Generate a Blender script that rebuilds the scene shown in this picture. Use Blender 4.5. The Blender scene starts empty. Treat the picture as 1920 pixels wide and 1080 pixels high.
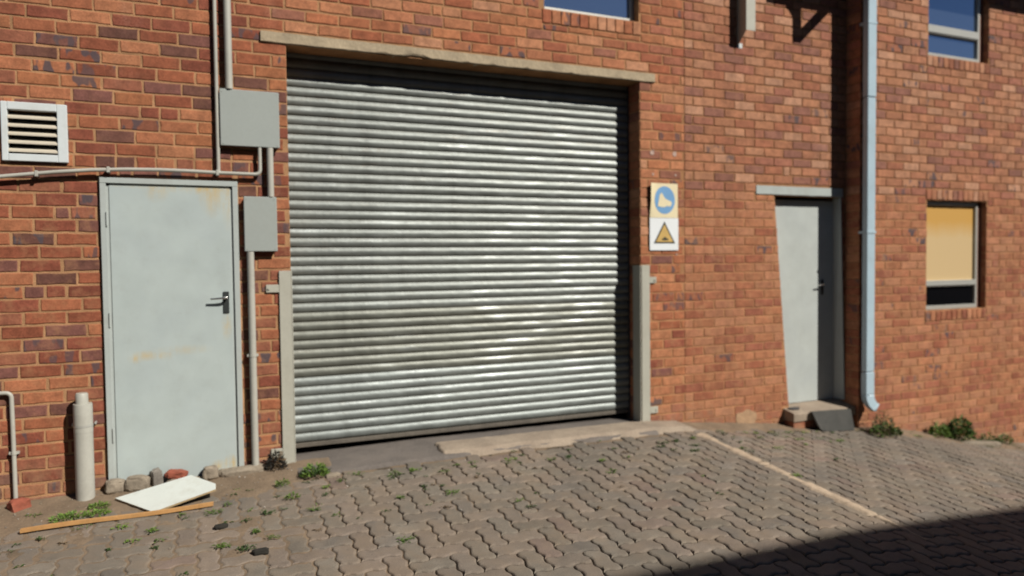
import bpy, math, random
import numpy as np
from mathutils import Vector, Matrix, noise

rnd = random.Random(7)
S = bpy.context.scene
COL = S.collection

# ------------------------------------------------------------------ camera
CAM_POS = Vector((0.0, -5.2483, 1.3347))
FPX = 1330.0
def cam_axes(yaw, pitch, roll):
    cy, sy = math.cos(yaw), math.sin(yaw)
    f = Vector((sy, cy, 0)); r = Vector((cy, -sy, 0)); u = Vector((0, 0, 1))
    cp, sp = math.cos(pitch), math.sin(pitch)
    f2 = f*cp - u*sp; u2 = u*cp + f*sp
    cr, sr = math.cos(roll), math.sin(roll)
    return r*cr + u2*sr, u2*cr - r*sr, f2
CR, CU, CF = cam_axes(math.radians(22.8527), math.radians(1.973), math.radians(-0.6363))
cd = bpy.data.cameras.new('camera'); cam = bpy.data.objects.new('camera', cd); COL.objects.link(cam)
m = Matrix.Identity(4)
for i in range(3):
    m[i][0] = CR[i]; m[i][1] = CU[i]; m[i][2] = -CF[i]; m[i][3] = CAM_POS[i]
cam.matrix_world = m
cd.sensor_width = 36; cd.lens = FPX/1920*36; cd.clip_end = 500; cd.clip_start = 0.05
cd.dof.use_dof = True; cd.dof.focus_distance = 3.1; cd.dof.aperture_fstop = 1.15
S.camera = cam

# ------------------------------------------------------------------ world, sun, exposure
SUN = Vector((0.70, -1.0, 1.05)).normalized()
w = bpy.data.worlds.new('World'); S.world = w; w.use_nodes = True
nt = w.node_tree; nt.nodes.clear()
sky = nt.nodes.new('ShaderNodeTexSky'); sky.sky_type = 'NISHITA'; sky.sun_disc = False
sky.sun_elevation = math.asin(SUN.z); sky.sun_rotation = math.atan2(SUN.x, SUN.y)
sky.altitude = 1500; sky.air_density = 0.75; sky.dust_density = 0.3
bg = nt.nodes.new('ShaderNodeBackground'); bg.inputs[1].default_value = 0.05
wo = nt.nodes.new('ShaderNodeOutputWorld')
nt.links.new(sky.outputs[0], bg.inputs[0]); nt.links.new(bg.outputs[0], wo.inputs[0])
sl = bpy.data.lights.new('sun', 'SUN'); sl.energy = 5.0; sl.angle = math.radians(0.5); sl.color = (1.0, 0.94, 0.85)
so = bpy.data.objects.new('sun', sl); COL.objects.link(so)
so.rotation_mode = 'QUATERNION'; so.rotation_quaternion = SUN.to_track_quat('Z', 'Y'); so.location = SUN*20
S.cycles.diffuse_bounces = 1; S.cycles.glossy_bounces = 3
S.view_settings.view_transform = 'Standard'; S.view_settings.look = 'None'
S.view_settings.exposure = 0.0; S.view_settings.gamma = 1.0; S.view_settings.use_curve_mapping = False

# ------------------------------------------------------------------ node helpers
class NT:
    def __init__(s, name):
        s.m = bpy.data.materials.new(name); s.m.use_nodes = True; s.t = s.m.node_tree
        s.b = s.t.nodes['Principled BSDF']
        s.geo = s.t.nodes.new('ShaderNodeNewGeometry')
    def n(s, t, **k):
        x = s.t.nodes.new(t)
        for a, v in k.items(): setattr(x, a, v)
        return x
    def l(s, a, b): s.t.links.new(a, b)
    def put(s, sock, v):
        if isinstance(v, (int, float)): sock.default_value = v
        elif isinstance(v, (tuple, list)):
            sock.default_value = v if len(v) != 3 or sock.type == 'VECTOR' else (*v, 1)
        else: s.l(v, sock)
    def pos(s, scale=(1, 1, 1), off=(0, 0, 0)):
        x = s.n('ShaderNodeMapping'); s.l(s.geo.outputs['Position'], x.inputs[0])
        x.inputs['Scale'].default_value = scale; x.inputs['Location'].default_value = off
        return x.outputs[0]
    def noise(s, scale, detail=3, rough=.55, vec=None, dist=0):
        x = s.n('ShaderNodeTexNoise'); x.inputs['Scale'].default_value = scale
        x.inputs['Detail'].default_value = detail; x.inputs['Roughness'].default_value = rough
        x.inputs['Distortion'].default_value = dist
        s.l(vec if vec is not None else s.geo.outputs['Position'], x.inputs['Vector'])
        return x.outputs[0]
    def ramp(s, v, a, b, c=0., d=1.):
        x = s.n('ShaderNodeMapRange'); x.clamp = True
        s.put(x.inputs[0], v)
        for i, q in enumerate((a, b, c, d)): x.inputs[1+i].default_value = q
        return x.outputs[0]
    def math(s, op, a, b=0.0):
        x = s.n('ShaderNodeMath', operation=op); s.put(x.inputs[0], a); s.put(x.inputs[1], b); return x.outputs[0]
    def mix(s, f, a, b, mode='MIX'):
        x = s.n('ShaderNodeMix', data_type='RGBA', blend_type=mode)
        s.put(x.inputs[0], f); s.put(x.inputs[6], a); s.put(x.inputs[7], b); return x.outputs[2]
    def xyz(s):
        x = s.n('ShaderNodeSeparateXYZ'); s.l(s.geo.outputs['Position'], x.inputs[0]); return x.outputs
    def blob(s, cx, cz, rx, rz, soft=1.0):
        p = s.xyz()
        a = s.math('DIVIDE', s.math('SUBTRACT', p[0], cx), rx); b = s.math('DIVIDE', s.math('SUBTRACT', p[2], cz), rz)
        d = s.math('SQRT', s.math('ADD', s.math('MULTIPLY', a, a), s.math('MULTIPLY', b, b)))
        return s.ramp(d, 1.0, 1.0-soft, 0, 1)
    def bump(s, h, strength=.3, dist=.01):
        x = s.n('ShaderNodeBump'); x.inputs['Strength'].default_value = strength; x.inputs['Distance'].default_value = dist
        s.l(h, x.inputs['Height']); s.l(x.outputs[0], s.b.inputs['Normal'])
    def out(s, col=None, rough=.8, metal=0., spec=None):
        if col is not None: s.put(s.b.inputs['Base Color'], col)
        s.put(s.b.inputs['Roughness'], rough); s.put(s.b.inputs['Metallic'], metal)
        if spec is not None: s.b.inputs['Specular IOR Level'].default_value = spec
        return s.m

def vary(name, c, rough=.8, amt=.25, scale=8, metal=0., bump=.15, dirt=None, dirt_amt=.5, fine=60, spec=None):
    k = NT(name)
    n1 = k.noise(scale, 4); n2 = k.noise(fine, 3)
    f = k.ramp(k.math('ADD', k.math('MULTIPLY', n1, .6), k.math('MULTIPLY', n2, .4)), .3, .7, 1-amt, 1+amt)
    col = k.mix(1.0, c, f, 'MULTIPLY')
    if dirt:
        col = k.mix(k.math('MULTIPLY', k.ramp(k.noise(scale*.7+1, 6, .7), .5, .72), dirt_amt), col, dirt)
    k.bump(n2, bump, .004)
    return k.out(col, rough, metal, spec)

def brick_mat(name, from_object):
    k = NT(name)
    if from_object:
        oi = k.n('ShaderNodeObjectInfo'); c, a = oi.outputs['Color'], oi.outputs['Alpha']
    else:
        at = k.n('ShaderNodeAttribute'); at.attribute_name = 'col'; c, a = at.outputs['Color'], at.outputs['Alpha']
    n1 = k.noise(14, 3); n2 = k.noise(90, 4, .65); n3 = k.noise(17, 1, vec=k.pos((1, 1, .45)))
    col = k.mix(1.0, c, k.ramp(n1, .25, .75, .72, 1.3), 'MULTIPLY')
    col = k.mix(1.0, col, k.ramp(n2, .25, .75, .72, 1.28), 'MULTIPLY')
    # fire-flashed patches, blue grey, only on the bricks that have them (alpha)
    fl = k.math('MULTIPLY', k.ramp(n3, .53, .57), a)
    col = k.mix(fl, col, (.085, .068, .078))
    # mortar smeared over the faces, by zone of the wall
    p = k.xyz()
    low = k.ramp(p[2], 1.75, 1.95, 1.0, .28)
    sm = k.math('MULTIPLY', k.ramp(k.noise(9, 5, .7), .50, .72), low)
    sm = k.math('MULTIPLY', sm, k.ramp(p[0], 3.3, 3.9, .5, .8))
    col = k.mix(sm, col, (.44, .225, .115))
    # soil splashed up from the ground
    hgt = k.math('ADD', k.math('ADD', p[2], .12), k.math('MULTIPLY', k.math('MAXIMUM', k.math('SUBTRACT', p[0], 3.9), 0.0), .135))
    spl = k.math('MULTIPLY', k.ramp(hgt, .26, .0), k.ramp(k.noise(11, 5, .7), .35, .6))
    col = k.mix(k.math('MULTIPLY', spl, .7), col, (.30, .19, .12))
    # faint salt bloom and run-off stains
    bl = k.math('MULTIPLY', k.ramp(k.noise(1, 5, .65, vec=k.pos((1.5, 1, .7))), .58, .74), k.ramp(n2, .35, .6))
    col = k.mix(k.math('MULTIPLY', bl, .22), col, (.50, .38, .30))
    dk = k.ramp(k.noise(1, 4, .6, vec=k.pos((2.2, 1, .35), (9, 0, 0))), .56, .74)
    col = k.mix(k.math('MULTIPLY', dk, .30), col, (.10, .05, .035))
    k.bump(n2, .55, .004)
    return k.out(col, .88, 0, .25)

def mortar_mat():
    k = NT('mortar')
    n1 = k.noise(6, 4); n2 = k.noise(120, 4, .7)
    p = k.xyz()
    c = k.mix(k.ramp(p[0], .2, 1.2), (.43, .24, .125), (.39, .21, .105))
    c = k.mix(k.ramp(p[0], 3.4, 3.6), c, (.42, .215, .108))
    up = k.math('MULTIPLY', k.ramp(p[0], 3.6, 4.0), k.ramp(p[2], 1.8, 2.1))
    c = k.mix(up, c, (.33, .17, .083))
    c = k.mix(1.0, c, k.ramp(n1, .3, .7, .75, 1.25), 'MULTIPLY')
    c = k.mix(1.0, c, k.ramp(n2, .3, .7, .8, 1.2), 'MULTIPLY')
    k.bump(n2, .8, .006)
    return k.out(c, .95, 0, .1)

def paver_mat(name, from_object):
    k = NT(name)
    if from_object:
        oi = k.n('ShaderNodeObjectInfo'); c = oi.outputs['Color']
    else:
        at = k.n('ShaderNodeAttribute'); at.attribute_name = 'col'; c = at.outputs['Color']
    n1 = k.noise(1.1, 5, .6); n2 = k.noise(140, 4, .75); n3 = k.noise(9, 4)
    c = k.mix(1.0, c, k.ramp(n2, .25, .75, .7, 1.3), 'MULTIPLY')
    c = k.mix(1.0, c, k.ramp(n3, .3, .7, .85, 1.15), 'MULTIPLY')
    p = k.xyz()
    dust = k.math('MULTIPLY', k.ramp(k.noise(5, 6, .7), .42, .66), .6)
    c = k.mix(dust, c, (.255, .195, .14))
    # old oil-dark patch in front of the gate, left
    oil = k.math('MULTIPLY', k.ramp(n1, .48, .64), .55)
    c = k.mix(oil, c, (.145, .13, .11))
    k.bump(n2, .7, .005)
    return k.out(c, .92, 0, .2)

M = {}
M['brick_o'] = brick_mat('brick_object', True); M['brick_s'] = brick_mat('brick_mass', False)
M['mortar'] = mortar_mat()
M['paver_o'] = paver_mat('paver_object', True); M['paver_s'] = paver_mat('paver_mass', False)
M['joint_sand'] = vary('joint_sand', (.085, .064, .043), .95, .35, 12, bump=.6)
M['soil'] = vary('soil', (.20, .145, .095), .97, .35, 5, bump=1.0, dirt=(.12, .10, .07), fine=70)
M['concrete_dark'] = vary('concrete_dark', (.145, .126, .112), .92, .3, 3, bump=.8, dirt=(.19, .16, .135))
M['cement'] = vary('cement', (.31, .25, .19), .92, .3, 5, bump=.7, dirt=(.26, .20, .15))
M['cement_line'] = vary('cement_line', (.46, .36, .26), .92, .25, 7, bump=.9, dirt=(.22, .17, .12), dirt_amt=.8)
M['lintel_concrete'] = vary('lintel_concrete', (.42, .34, .23), .92, .22, 6, bump=.9, dirt=(.16, .13, .10), dirt_amt=.55, fine=45)
M['grey_paint'] = vary('grey_paint', (.43, .475, .46), .5, .07, 4, bump=.05, dirt=(.33, .33, .29), dirt_amt=.4)
M['box_paint'] = vary('box_paint', (.35, .385, .365), .45, .05, 3, bump=.04, dirt=(.30, .31, .28), dirt_amt=.3)
M['pipe_grey'] = vary('pipe_grey', (.44, .435, .385), .5, .10, 5, bump=.05, dirt=(.30, .28, .24), dirt_amt=.4)
M['post_grey'] = vary('post_grey', (.44, .435, .37), .5, .08, 5, bump=.08, dirt=(.33, .31, .25), dirt_amt=.45)
M['down_blue'] = vary('down_blue', (.43, .56, .64), .4, .07, 4, bump=.04, dirt=(.33, .40, .42), dirt_amt=.4)
M['white_frame'] = vary('white_frame', (.66, .71, .72), .45, .06, 4, bump=.04, dirt=(.5, .5, .45), dirt_amt=.4)
M['alu'] = vary('alu', (.50, .50, .46), .4, .08, 5, metal=.3, bump=.04)
M['slat_paint'] = vary('vent_slat_paint', (.62, .56, .45), .5, .1, 8, bump=.05)
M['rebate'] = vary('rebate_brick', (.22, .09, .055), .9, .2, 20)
M['dab'] = vary('plaster_dab', (.50, .36, .30), .9, .25, 40, bump=.6)
M['patch'] = vary('mortar_patch', (.42, .27, .16), .95, .3, 14, bump=.9, dirt=(.28, .17, .10))
M['black'] = vary('black_void', (.012, .012, .013), .7, .2)
M['dark_steel'] = vary('dark_steel', (.05, .045, .045), .6, .2)
M['lock_black'] = vary('lock_black', (.03, .035, .035), .45, .2)
M['chrome'] = vary('chrome', (.75, .75, .73), .22, .05, metal=1.0, bump=0.02)
M['rubber'] = vary('grey_slab', (.06, .06, .055), .9, .25, 8, bump=.5, dirt=(.10, .09, .08))
M['board'] = vary('white_board', (.66, .70, .66), .6, .05, 5, bump=.05, dirt=(.42, .40, .32), dirt_amt=.45)
M['board_edge'] = vary('board_edge', (.42, .31, .17), .8, .2, 20)
M['timber'] = vary('timber', (.50, .27, .10), .75, .2, 12, bump=.3)
M['rock'] = vary('rubble_concrete', (.27, .225, .17), .95, .3, 12, bump=.9, fine=50)
M['rock_grey'] = vary('rubble_grey', (.20, .18, .155), .95, .3, 12, bump=.9, fine=50)
M['rock_red'] = vary('rubble_brick', (.30, .085, .05), .95, .3, 12, bump=.7, dirt=(.2, .12, .08), fine=50)
M['burnt'] = vary('burnt', (.02, .018, .014), .95, .5, 20)
M['pebble'] = vary('pebble', (.5, .47, .42), .8, .3, 20)
M['rust_edge'] = vary('bottom_rail', (.12, .105, .085), .7, .3, 9, bump=.3)
M['roof'] = vary('roof_sheet', (.14, .12, .11), .7, .2)
M['render'] = vary('plaster', (.30, .25, .2), .9, .2)
M['asphalt'] = vary('yard_ground', (.13, .11, .09), .95, .25, 3, bump=.5)

def leaf_mat(name, a, b):
    k = NT(name); oi = k.n('ShaderNodeObjectInfo')
    c = k.mix(k.ramp(k.noise(60, 2), .35, .65), a, b)
    m_ = k.out(c, .6, 0, .3); k.b.inputs['Subsurface Weight'].default_value = 0.0
    return m_
M['leaf'] = leaf_mat('leaf_green', (.05, .10, .018), (.12, .19, .035))
M['leaf_bright'] = leaf_mat('leaf_bright', (.11, .19, .03), (.17, .26, .045))
M['leaf_dark'] = leaf_mat('leaf_dark', (.025, .055, .014), (.05, .10, .02))
M['leaf_dry'] = leaf_mat('leaf_dry', (.11, .075, .04), (.17, .12, .07))

def door_mat(name, base, blobs, col=(.56, .41, .17)):
    k = NT(name)
    n = k.noise(5, 4); c = k.mix(1.0, base, k.ramp(n, .3, .7, .94, 1.06), 'MULTIPLY')
    c = k.mix(k.math('MULTIPLY', k.ramp(k.noise(2.2, 5, .6), .45, .7), .35), c, (base[0]*.86, base[1]*.87, base[2]*.93))
    st = k.noise(1, 4, .65, vec=k.pos((26, 26, 3)))
    sp = k.noise(45, 4, .7)
    tot = None
    for (cx, cz, rx, rz, s_) in blobs:
        b = k.math('MULTIPLY', k.blob(cx, cz, rx, rz), s_)
        tot = b if tot is None else k.math('MAXIMUM', tot, b)
    if tot is not None:
        f = k.math('MULTIPLY', tot, k.math('ADD', k.ramp(st, .42, .60, .12, .95), k.ramp(sp, .45, .7, 0, .5)))
        f = k.math('MINIMUM', f, .85)
        c = k.mix(f, c, col)
    gr_ = k.math('MULTIPLY', k.ramp(k.noise(7, 6, .75), .52, .70), .12)
    c = k.mix(gr_, c, (.26, .25, .22))
    k.bump(k.noise(3.2, 2), .35, .012)
    return k.out(c, .45, 0, .4)
M['door_left'] = door_mat('door_left_paint', (.445, .51, .50),
    [(.01, 1.87, .10, .22, .75), (-.03, 1.86, .30, .045, .8), (.10, 1.86, .05, .30, .7), (-.33, 1.87, .09, .12, .8), (-.35, 1.88, .22, .04, .9), (-.50, 1.88, .15, .03, .7),
     (-.42, .755, .11, .04, .55), (-.48, .74, .05, .04, .8), (-.30, .75, .06, .035, .8), (-.2, .78, .22, .04, .3),
     (.085, -.02, .05, .07, 1.0), (.0, -.03, .07, .05, .7), (.08, .93, .04, .11, .75)])
M['door_right'] = door_mat('door_right_paint', (.48, .52, .50), [(5.4, 1.0, .4, 1.2, .04)], (.3, .25, .2))

PITCH_ = .069
def shutter_mat():
    k = NT('galvanised_slat')
    oi = k.n('ShaderNodeObjectInfo')
    c = oi.outputs['Color']
    st = k.noise(1, 5, .65, vec=k.pos((7, 1, .5)))
    st2 = k.noise(1, 4, .6, vec=k.pos((3, 1, 40), (3, 0, 0)))
    sp = k.noise(30, 4, .7)
    c = k.mix(1.0, c, k.ramp(st, .3, .7, .80, 1.15), 'MULTIPLY')
    p = k.xyz()
    rust = k.math('MULTIPLY', k.ramp(st2, .55, .75), k.ramp(sp, .4, .65))
    top = k.math('ADD', k.ramp(p[2], 1.6, 2.7, .2, .8), k.ramp(p[0], 1.4, .5, 0, .35))
    c = k.mix(k.math('MULTIPLY', rust, top), c, (.17, .125, .085))
    # pale patches, broken along the slats
    pale = k.math('MULTIPLY', k.ramp(k.noise(1, 4, .6, vec=k.pos((2.6, 1, 19), (7, 0, 0))), .50, .68), k.ramp(k.noise(1.6, 2), .42, .6))
    c = k.mix(k.math('MULTIPLY', pale, .45), c, (.42, .46, .46))
    gr = k.n('ShaderNodeTexCoord'); gs = k.n('ShaderNodeSeparateXYZ'); k.l(gr.outputs['Object'], gs.inputs[0])
    edge = k.math('MAXIMUM', k.ramp(gs.outputs[2], .010, .002), k.ramp(gs.outputs[2], PITCH_-.007, PITCH_-.001))
    c = k.mix(k.math('MULTIPLY', edge, .45), c, (.075, .058, .040))
    bn = k.n('ShaderNodeBump'); bn.inputs['Strength'].default_value = .22; bn.inputs['Distance'].default_value = .02
    k.l(k.noise(1, 3, .5, vec=k.pos((9, 1, 14))), bn.inputs['Height']); k.l(bn.outputs[0], k.b.inputs['Normal'])
    return k.out(c, k.math('SUBTRACT', k.ramp(st, .3, .7, .46, .58), k.math('MULTIPLY', pale, .09)), .42)
M['slat'] = shutter_mat()

def glass_mat(name, tint=(.02, .03, .05), metal=0.0, base=(.01, .012, .015)):
    k = NT(name)
    m_ = k.out(base, .04, metal, .5); k.b.inputs['IOR'].default_value = 1.55
    k.bump(k.noise(1.3, 1), .05, .02)
    return m_
M['glass'] = glass_mat('reflective_glass', metal=.9, base=(.30, .40, .55))
M['glass_dark'] = glass_mat('dark_glass', base=(.004, .004, .005))
def blind_mat():
    k = NT('amber_pane'); p = k.xyz()
    n = k.noise(1, 3, .6, vec=k.pos((9, 1, 1.5)))
    z = k.math('ADD', p[2], k.math('MULTIPLY', n, .10))
    c = k.mix(k.ramp(z, 1.60, 1.78), (.63, .465, .25), (.60, .35, .10))
    return k.out(c, .35, 0, .4)
M['amber'] = blind_mat()
M['sign_cream'] = vary('sign_cream', (.80, .70, .46), .5, .06, 6, bump=.03)
M['sign_white'] = vary('sign_white', (.80, .84, .86), .5, .04, 6, bump=.03)
M['sign_blue'] = vary('sign_blue', (.17, .36, .62), .5, .08, 9, bump=.03)
M['sign_black'] = vary('sign_black', (.03, .035, .03), .5, .1)
M['sign_amber'] = vary('sign_amber', (.60, .40, .13), .5, .12, 20)

# ------------------------------------------------------------------ mesh helpers
def link(name, me, parent=None, mat=None):
    o = bpy.data.objects.new(name, me); COL.objects.link(o)
    if mat is not None and me is not None and not me.materials: me.materials.append(mat)
    if parent is not None: o.parent = parent
    return o
def tag(o, label=None, cat=None, group=None, kind=None):
    for k_, v in (('label', label), ('category', cat), ('group', group), ('kind', kind)):
        if v: o[k_] = v
    return o
def thing(name, label, cat, loc=(0, 0, 0), group=None, kind=None):
    o = bpy.data.objects.new(name, None); COL.objects.link(o); o.location = loc; o.empty_display_size = .05
    return tag(o, label, cat, group, kind)
class MB:
    def __init__(s): s.v = []; s.f = []; s.mi = []
    def add(s, vs, fs, mi=0):
        b = len(s.v); s.v += [tuple(v) for v in vs]; s.f += [tuple(b+i for i in f) for f in fs]; s.mi += [mi]*len(fs)
        return s
    def box(s, x0, x1, y0, y1, z0, z1, ch=0., mi=0):
        if ch <= 0:
            vs = [(x, y, z) for x in (x0, x1) for y in (y0, y1) for z in (z0, z1)]
            fs = [(0, 1, 3, 2), (4, 6, 7, 5), (0, 4, 5, 1), (2, 3, 7, 6), (0, 2, 6, 4), (1, 5, 7, 3)]
            return s.add(vs, fs, mi)
        vs = []; 
        # chamfered box: 24 verts
        c = ch; cx, cy, cz = (x0+x1)/2, (y0+y1)/2, (z0+z1)/2; hx, hy, hz = (x1-x0)/2, (y1-y0)/2, (z1-z0)/2
        idx = {}
        for sx in (-1, 1):
            for sy in (-1, 1):
                for sz in (-1, 1):
                    for ax in range(3):
                        d = [c, c, c]; d[ax] = 0
                        idx[(sx, sy, sz, ax)] = len(vs)
                        vs.append((cx+sx*(hx-d[0]), cy+sy*(hy-d[1]), cz+sz*(hz-d[2])))
        fs = []
        def q(*k): fs.append(tuple(idx[i] for i in k))
        for sg in (-1, 1):
            q((sg, -1, -1, 0), (sg, 1, -1, 0), (sg, 1, 1, 0), (sg, -1, 1, 0))
            q((-1, sg, -1, 1), (1, sg, -1, 1), (1, sg, 1, 1), (-1, sg, 1, 1))
            q((-1, -1, sg, 2), (1, -1, sg, 2), (1, 1, sg, 2), (-1, 1, sg, 2))
        for a in (-1, 1):
            for b in (-1, 1):
                q((a, b, -1, 0), (a, b, 1, 0), (a, b, 1, 1), (a, b, -1, 1))
                q((a, -1, b, 0), (a, 1, b, 0), (a, 1, b, 2), (a, -1, b, 2))
                q((-1, a, b, 1), (1, a, b, 1), (1, a, b, 2), (-1, a, b, 2))
        for a in (-1, 1):
            for b in (-1, 1):
                for d_ in (-1, 1): q((a, b, d_, 0), (a, b, d_, 1), (a, b, d_, 2))
        return s.add(vs, fs, mi)
    def prism(s, pts, y0, y1, mi=0):   # polygon in (x,z) extruded in y
        n = len(pts); vs = [(x, y0, z) for x, z in pts]+[(x, y1, z) for x, z in pts]
        fs = [tuple(range(n)), tuple(range(2*n-1, n-1, -1))]+[(i, (i+1) % n, n+(i+1) % n, n+i) for i in range(n)]
        return s.add(vs, fs, mi)
    def tube(s, path, r, n=14, mi=0, cap=True):
        path = [Vector(p) for p in path]; rings = []; prev = None
        rs = r if isinstance(r, (list, tuple)) else [r]*len(path)
        for i, p in enumerate(path):
            t = (path[min(i+1, len(path)-1)]-path[max(i-1, 0)]).normalized()
            if prev is None:
                u = t.orthogonal().normalized()
            else:
                u = (prev - t*prev.dot(t)).normalized()
            prev = u; v = t.cross(u)
            rings.append([p+(u*math.cos(a)+v*math.sin(a))*rs[i] for a in [2*math.pi*k/n for k in range(n)]])
        vs = [q for rg in rings for q in rg]; fs = []
        for i in range(len(rings)-1):
            for k in range(n): fs.append((i*n+k, i*n+(k+1) % n, (i+1)*n+(k+1) % n, (i+1)*n+k))
        if cap: fs += [tuple(range(n-1, -1, -1)), tuple((len(rings)-1)*n+k for k in range(n))]
        return s.add(vs, fs, mi)
    def mesh(s, name, mats=None, smooth=False, fix=True):
        me = bpy.data.meshes.new(name); me.from_pydata(s.v, [], s.f)
        for m_ in (mats if isinstance(mats, (list, tuple)) else [mats] if mats else []): me.materials.append(m_)
        if any(s.mi): me.polygons.foreach_set('material_index', s.mi)
        if fix:
            import bmesh
            bm = bmesh.new(); bm.from_mesh(me); bmesh.ops.recalc_face_normals(bm, faces=bm.faces); bm.to_mesh(me); bm.free()
        if not smooth: me.shade_flat()
        if smooth:
            me.polygons.foreach_set('use_smooth', [True]*len(me.polygons))
            me.set_sharp_from_angle(angle=math.radians(40))
        return me
    def build(s, name, mats, parent=None, smooth=False):
        return link(name, s.mesh(name, mats, smooth), parent)

def arc_path(p0, p1, p2, r, n=6):
    """rounded corner at p1"""
    p0, p1, p2 = map(Vector, (p0, p1, p2)); a = (p0-p1).normalized(); b = (p2-p1).normalized()
    return [p1 + a*r*(1-t)**2 + b*r*t**2 for t in [i/n for i in range(n+1)]]

# ------------------------------------------------------------------ ground height
ZX = [-60, -3.0, -1.3, -.66, .5, 1.5, 3.3, 3.9, 5.1, 6.1, 7.5, 8.4, 9.5, 60]
ZZ = [-.25, -.22, -.15, -.125, -.085, -.065, -.075, -.13, -.26, -.34, -.60, -.76, -.92, -1.2]
def gz(x, y):
    return float(np.interp(x, ZX, ZZ)) + .08*max(min(y, 0.0), -5.0)
def gslope(x, y):
    return (gz(x+.1, y)-gz(x-.1, y))/.2, (gz(x, y+.05)-gz(x, y-.05))/.1

def screen(p):
    d = Vector(p)-CAM_POS; z = d.dot(CF)
    if z < .2: return None
    return 960+FPX*d.dot(CR)/z, 540-FPX*d.dot(CU)/z, z
def in_view(p, mrg=30):
    q = screen(p)
    return q is not None and -mrg < q[0] < 1920+mrg and -mrg < q[1] < 1080+mrg

# ------------------------------------------------------------------ wall bodies (mortar)
WT = .25
def wall_body(name, parent, xl, zl, y, holes):
    """xl: list of callables x(z); zl: z levels; holes: set of (ix, iz) cells; slab from y to y+WT"""
    b = MB(); nx, nz = len(xl)-1, len(zl)-1
    X = lambda i, z: xl[i](z) if callable(xl[i]) else xl[i]
    solid = lambda i, k: 0 <= i < nx and 0 <= k < nz and (i, k) not in holes
    for i in range(nx):
        for k in range(nz):
            if not solid(i, k): continue
            z0, z1 = zl[k], zl[k+1]; a, b_, c, d = (X(i, z0), z0), (X(i+1, z0), z0), (X(i+1, z1), z1), (X(i, z1), z1)
            P = [(p[0], y, p[1]) for p in (a, b_, c, d)]; Q = [(p[0], y+WT, p[1]) for p in (a, b_, c, d)]
            b.add(P, [(0, 1, 2, 3)]); b.add(Q, [(3, 2, 1, 0)])
            if not solid(i-1, k): b.add([P[0], P[3], Q[3], Q[0]], [(0, 1, 2, 3)])
            if not solid(i+1, k): b.add([P[1], Q[1], Q[2], P[2]], [(0, 1, 2, 3)])
            if not solid(i, k-1): b.add([P[0], Q[0], Q[1], P[1]], [(0, 1, 2, 3)])
            if not solid(i, k+1): b.add([P[3], P[2], Q[2], Q[3]], [(0, 1, 2, 3)])
    return link(name, b.mesh(name, M['mortar'], fix=False), parent)

TOP = 4.62
CH = .083
# ------------------------------------------------------------------ bricks
_bm = {}
def brick_proto(w_, h_, var, dep=.014, prd=.006):
    """brick centred on x,z; front toward -y, worn irregular edges"""
    w_ = round(w_/.004)*.004; h_ = round(h_/.004)*.004
    key = (w_, h_, var, prd)
    if key in _bm: return _bm[key]
    r = random.Random(hash((int(w_*1000), int(h_*1000), var, int(prd*1000))))
    hw, hh = w_/2, h_/2; c = .0035
    v = [(-hw, dep, -hh), (hw, dep, -hh), (hw, dep, hh), (-hw, dep, hh)]
    ring = []
    n_top = max(2, int(w_/.05))
    pts = []
    for i in range(n_top+1): pts.append((-hw+w_*i/n_top, -hh))
    pts.append((hw, 0))
    for i in range(n_top, -1, -1): pts.append((-hw+w_*i/n_top, hh))
    pts.append((-hw, 0))
    pts = [(x+r.uniform(-.0026, .0022), z+r.uniform(-.0024, .0022)) for x, z in pts]
    N = len(pts)
    vs = [(x, dep, z) for x, z in pts]
    vs += [(x, -prd+c*.8+r.uniform(-.0008, .0008), z) for x, z in pts]
    for x, z in pts:
        cc = c*r.uniform(.7, 1.9)
        vs.append((x-math.copysign(min(cc, abs(x)), x), -prd, z-math.copysign(min(cc, abs(z)), z)))
    fs = []
    for k in range(2):
        for i in range(N): fs.append((k*N+i, k*N+(i+1) % N, (k+1)*N+(i+1) % N, (k+1)*N+i))
    vs.append((0, -prd, 0)); fs += [(2*N+i, 2*N+(i+1) % N, 3*N) for i in range(N)]
    _bm[key] = (vs, fs)
    return _bm[key]
_bmesh = {}
def brick_mesh(w_, h_, var, prd):
    key = (round(w_/.004), round(h_/.004), var, prd)
    if key not in _bmesh:
        vs, fs = brick_proto(w_, h_, var, prd=prd)
        me = bpy.data.meshes.new('brick'); me.from_pydata(vs, [], fs); me.shade_flat(); me.materials.append(M['brick_o'])
        _bmesh[key] = me
    return _bmesh[key]

PAL_D = [(.17, .075, .056), (.29, .092, .050), (.34, .112, .058), (.24, .074, .045), (.38, .135, .068), (.31, .115, .068), (.27, .083, .050), (.43, .165, .082), (.21, .088, .070)]
PAL_L = [(.45, .200, .105), (.41, .165, .085), (.50, .245, .140), (.37, .135, .070), (.47, .215, .115), (.36, .135, .080), (.43, .180, .090), (.42, .170, .085), (.29, .120, .078)]
PAL_M = [(.42, .165, .078), (.385, .140, .068), (.45, .190, .095), (.35, .115, .058), (.43, .175, .088), (.33, .110, .060), (.40, .155, .072)]
_OLD = [(.27, .082, .048), (.32, .10, .056), (.22, .066, .044), (.38, .125, .066), (.30, .115, .075), (.25, .075, .05), (.45, .16, .085), (.19, .085, .075)]
_OLD = [(.46, .185, .105), (.40, .145, .078), (.52, .24, .15), (.36, .115, .066), (.48, .20, .115), (.30, .105, .072), (.44, .165, .088), (.42, .15, .08), (.24, .10, .078)]
_OLD = [(.42, .15, .078), (.38, .125, .066), (.46, .18, .10), (.33, .10, .056), (.44, .165, .088), (.27, .088, .055), (.40, .14, .072)]
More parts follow.
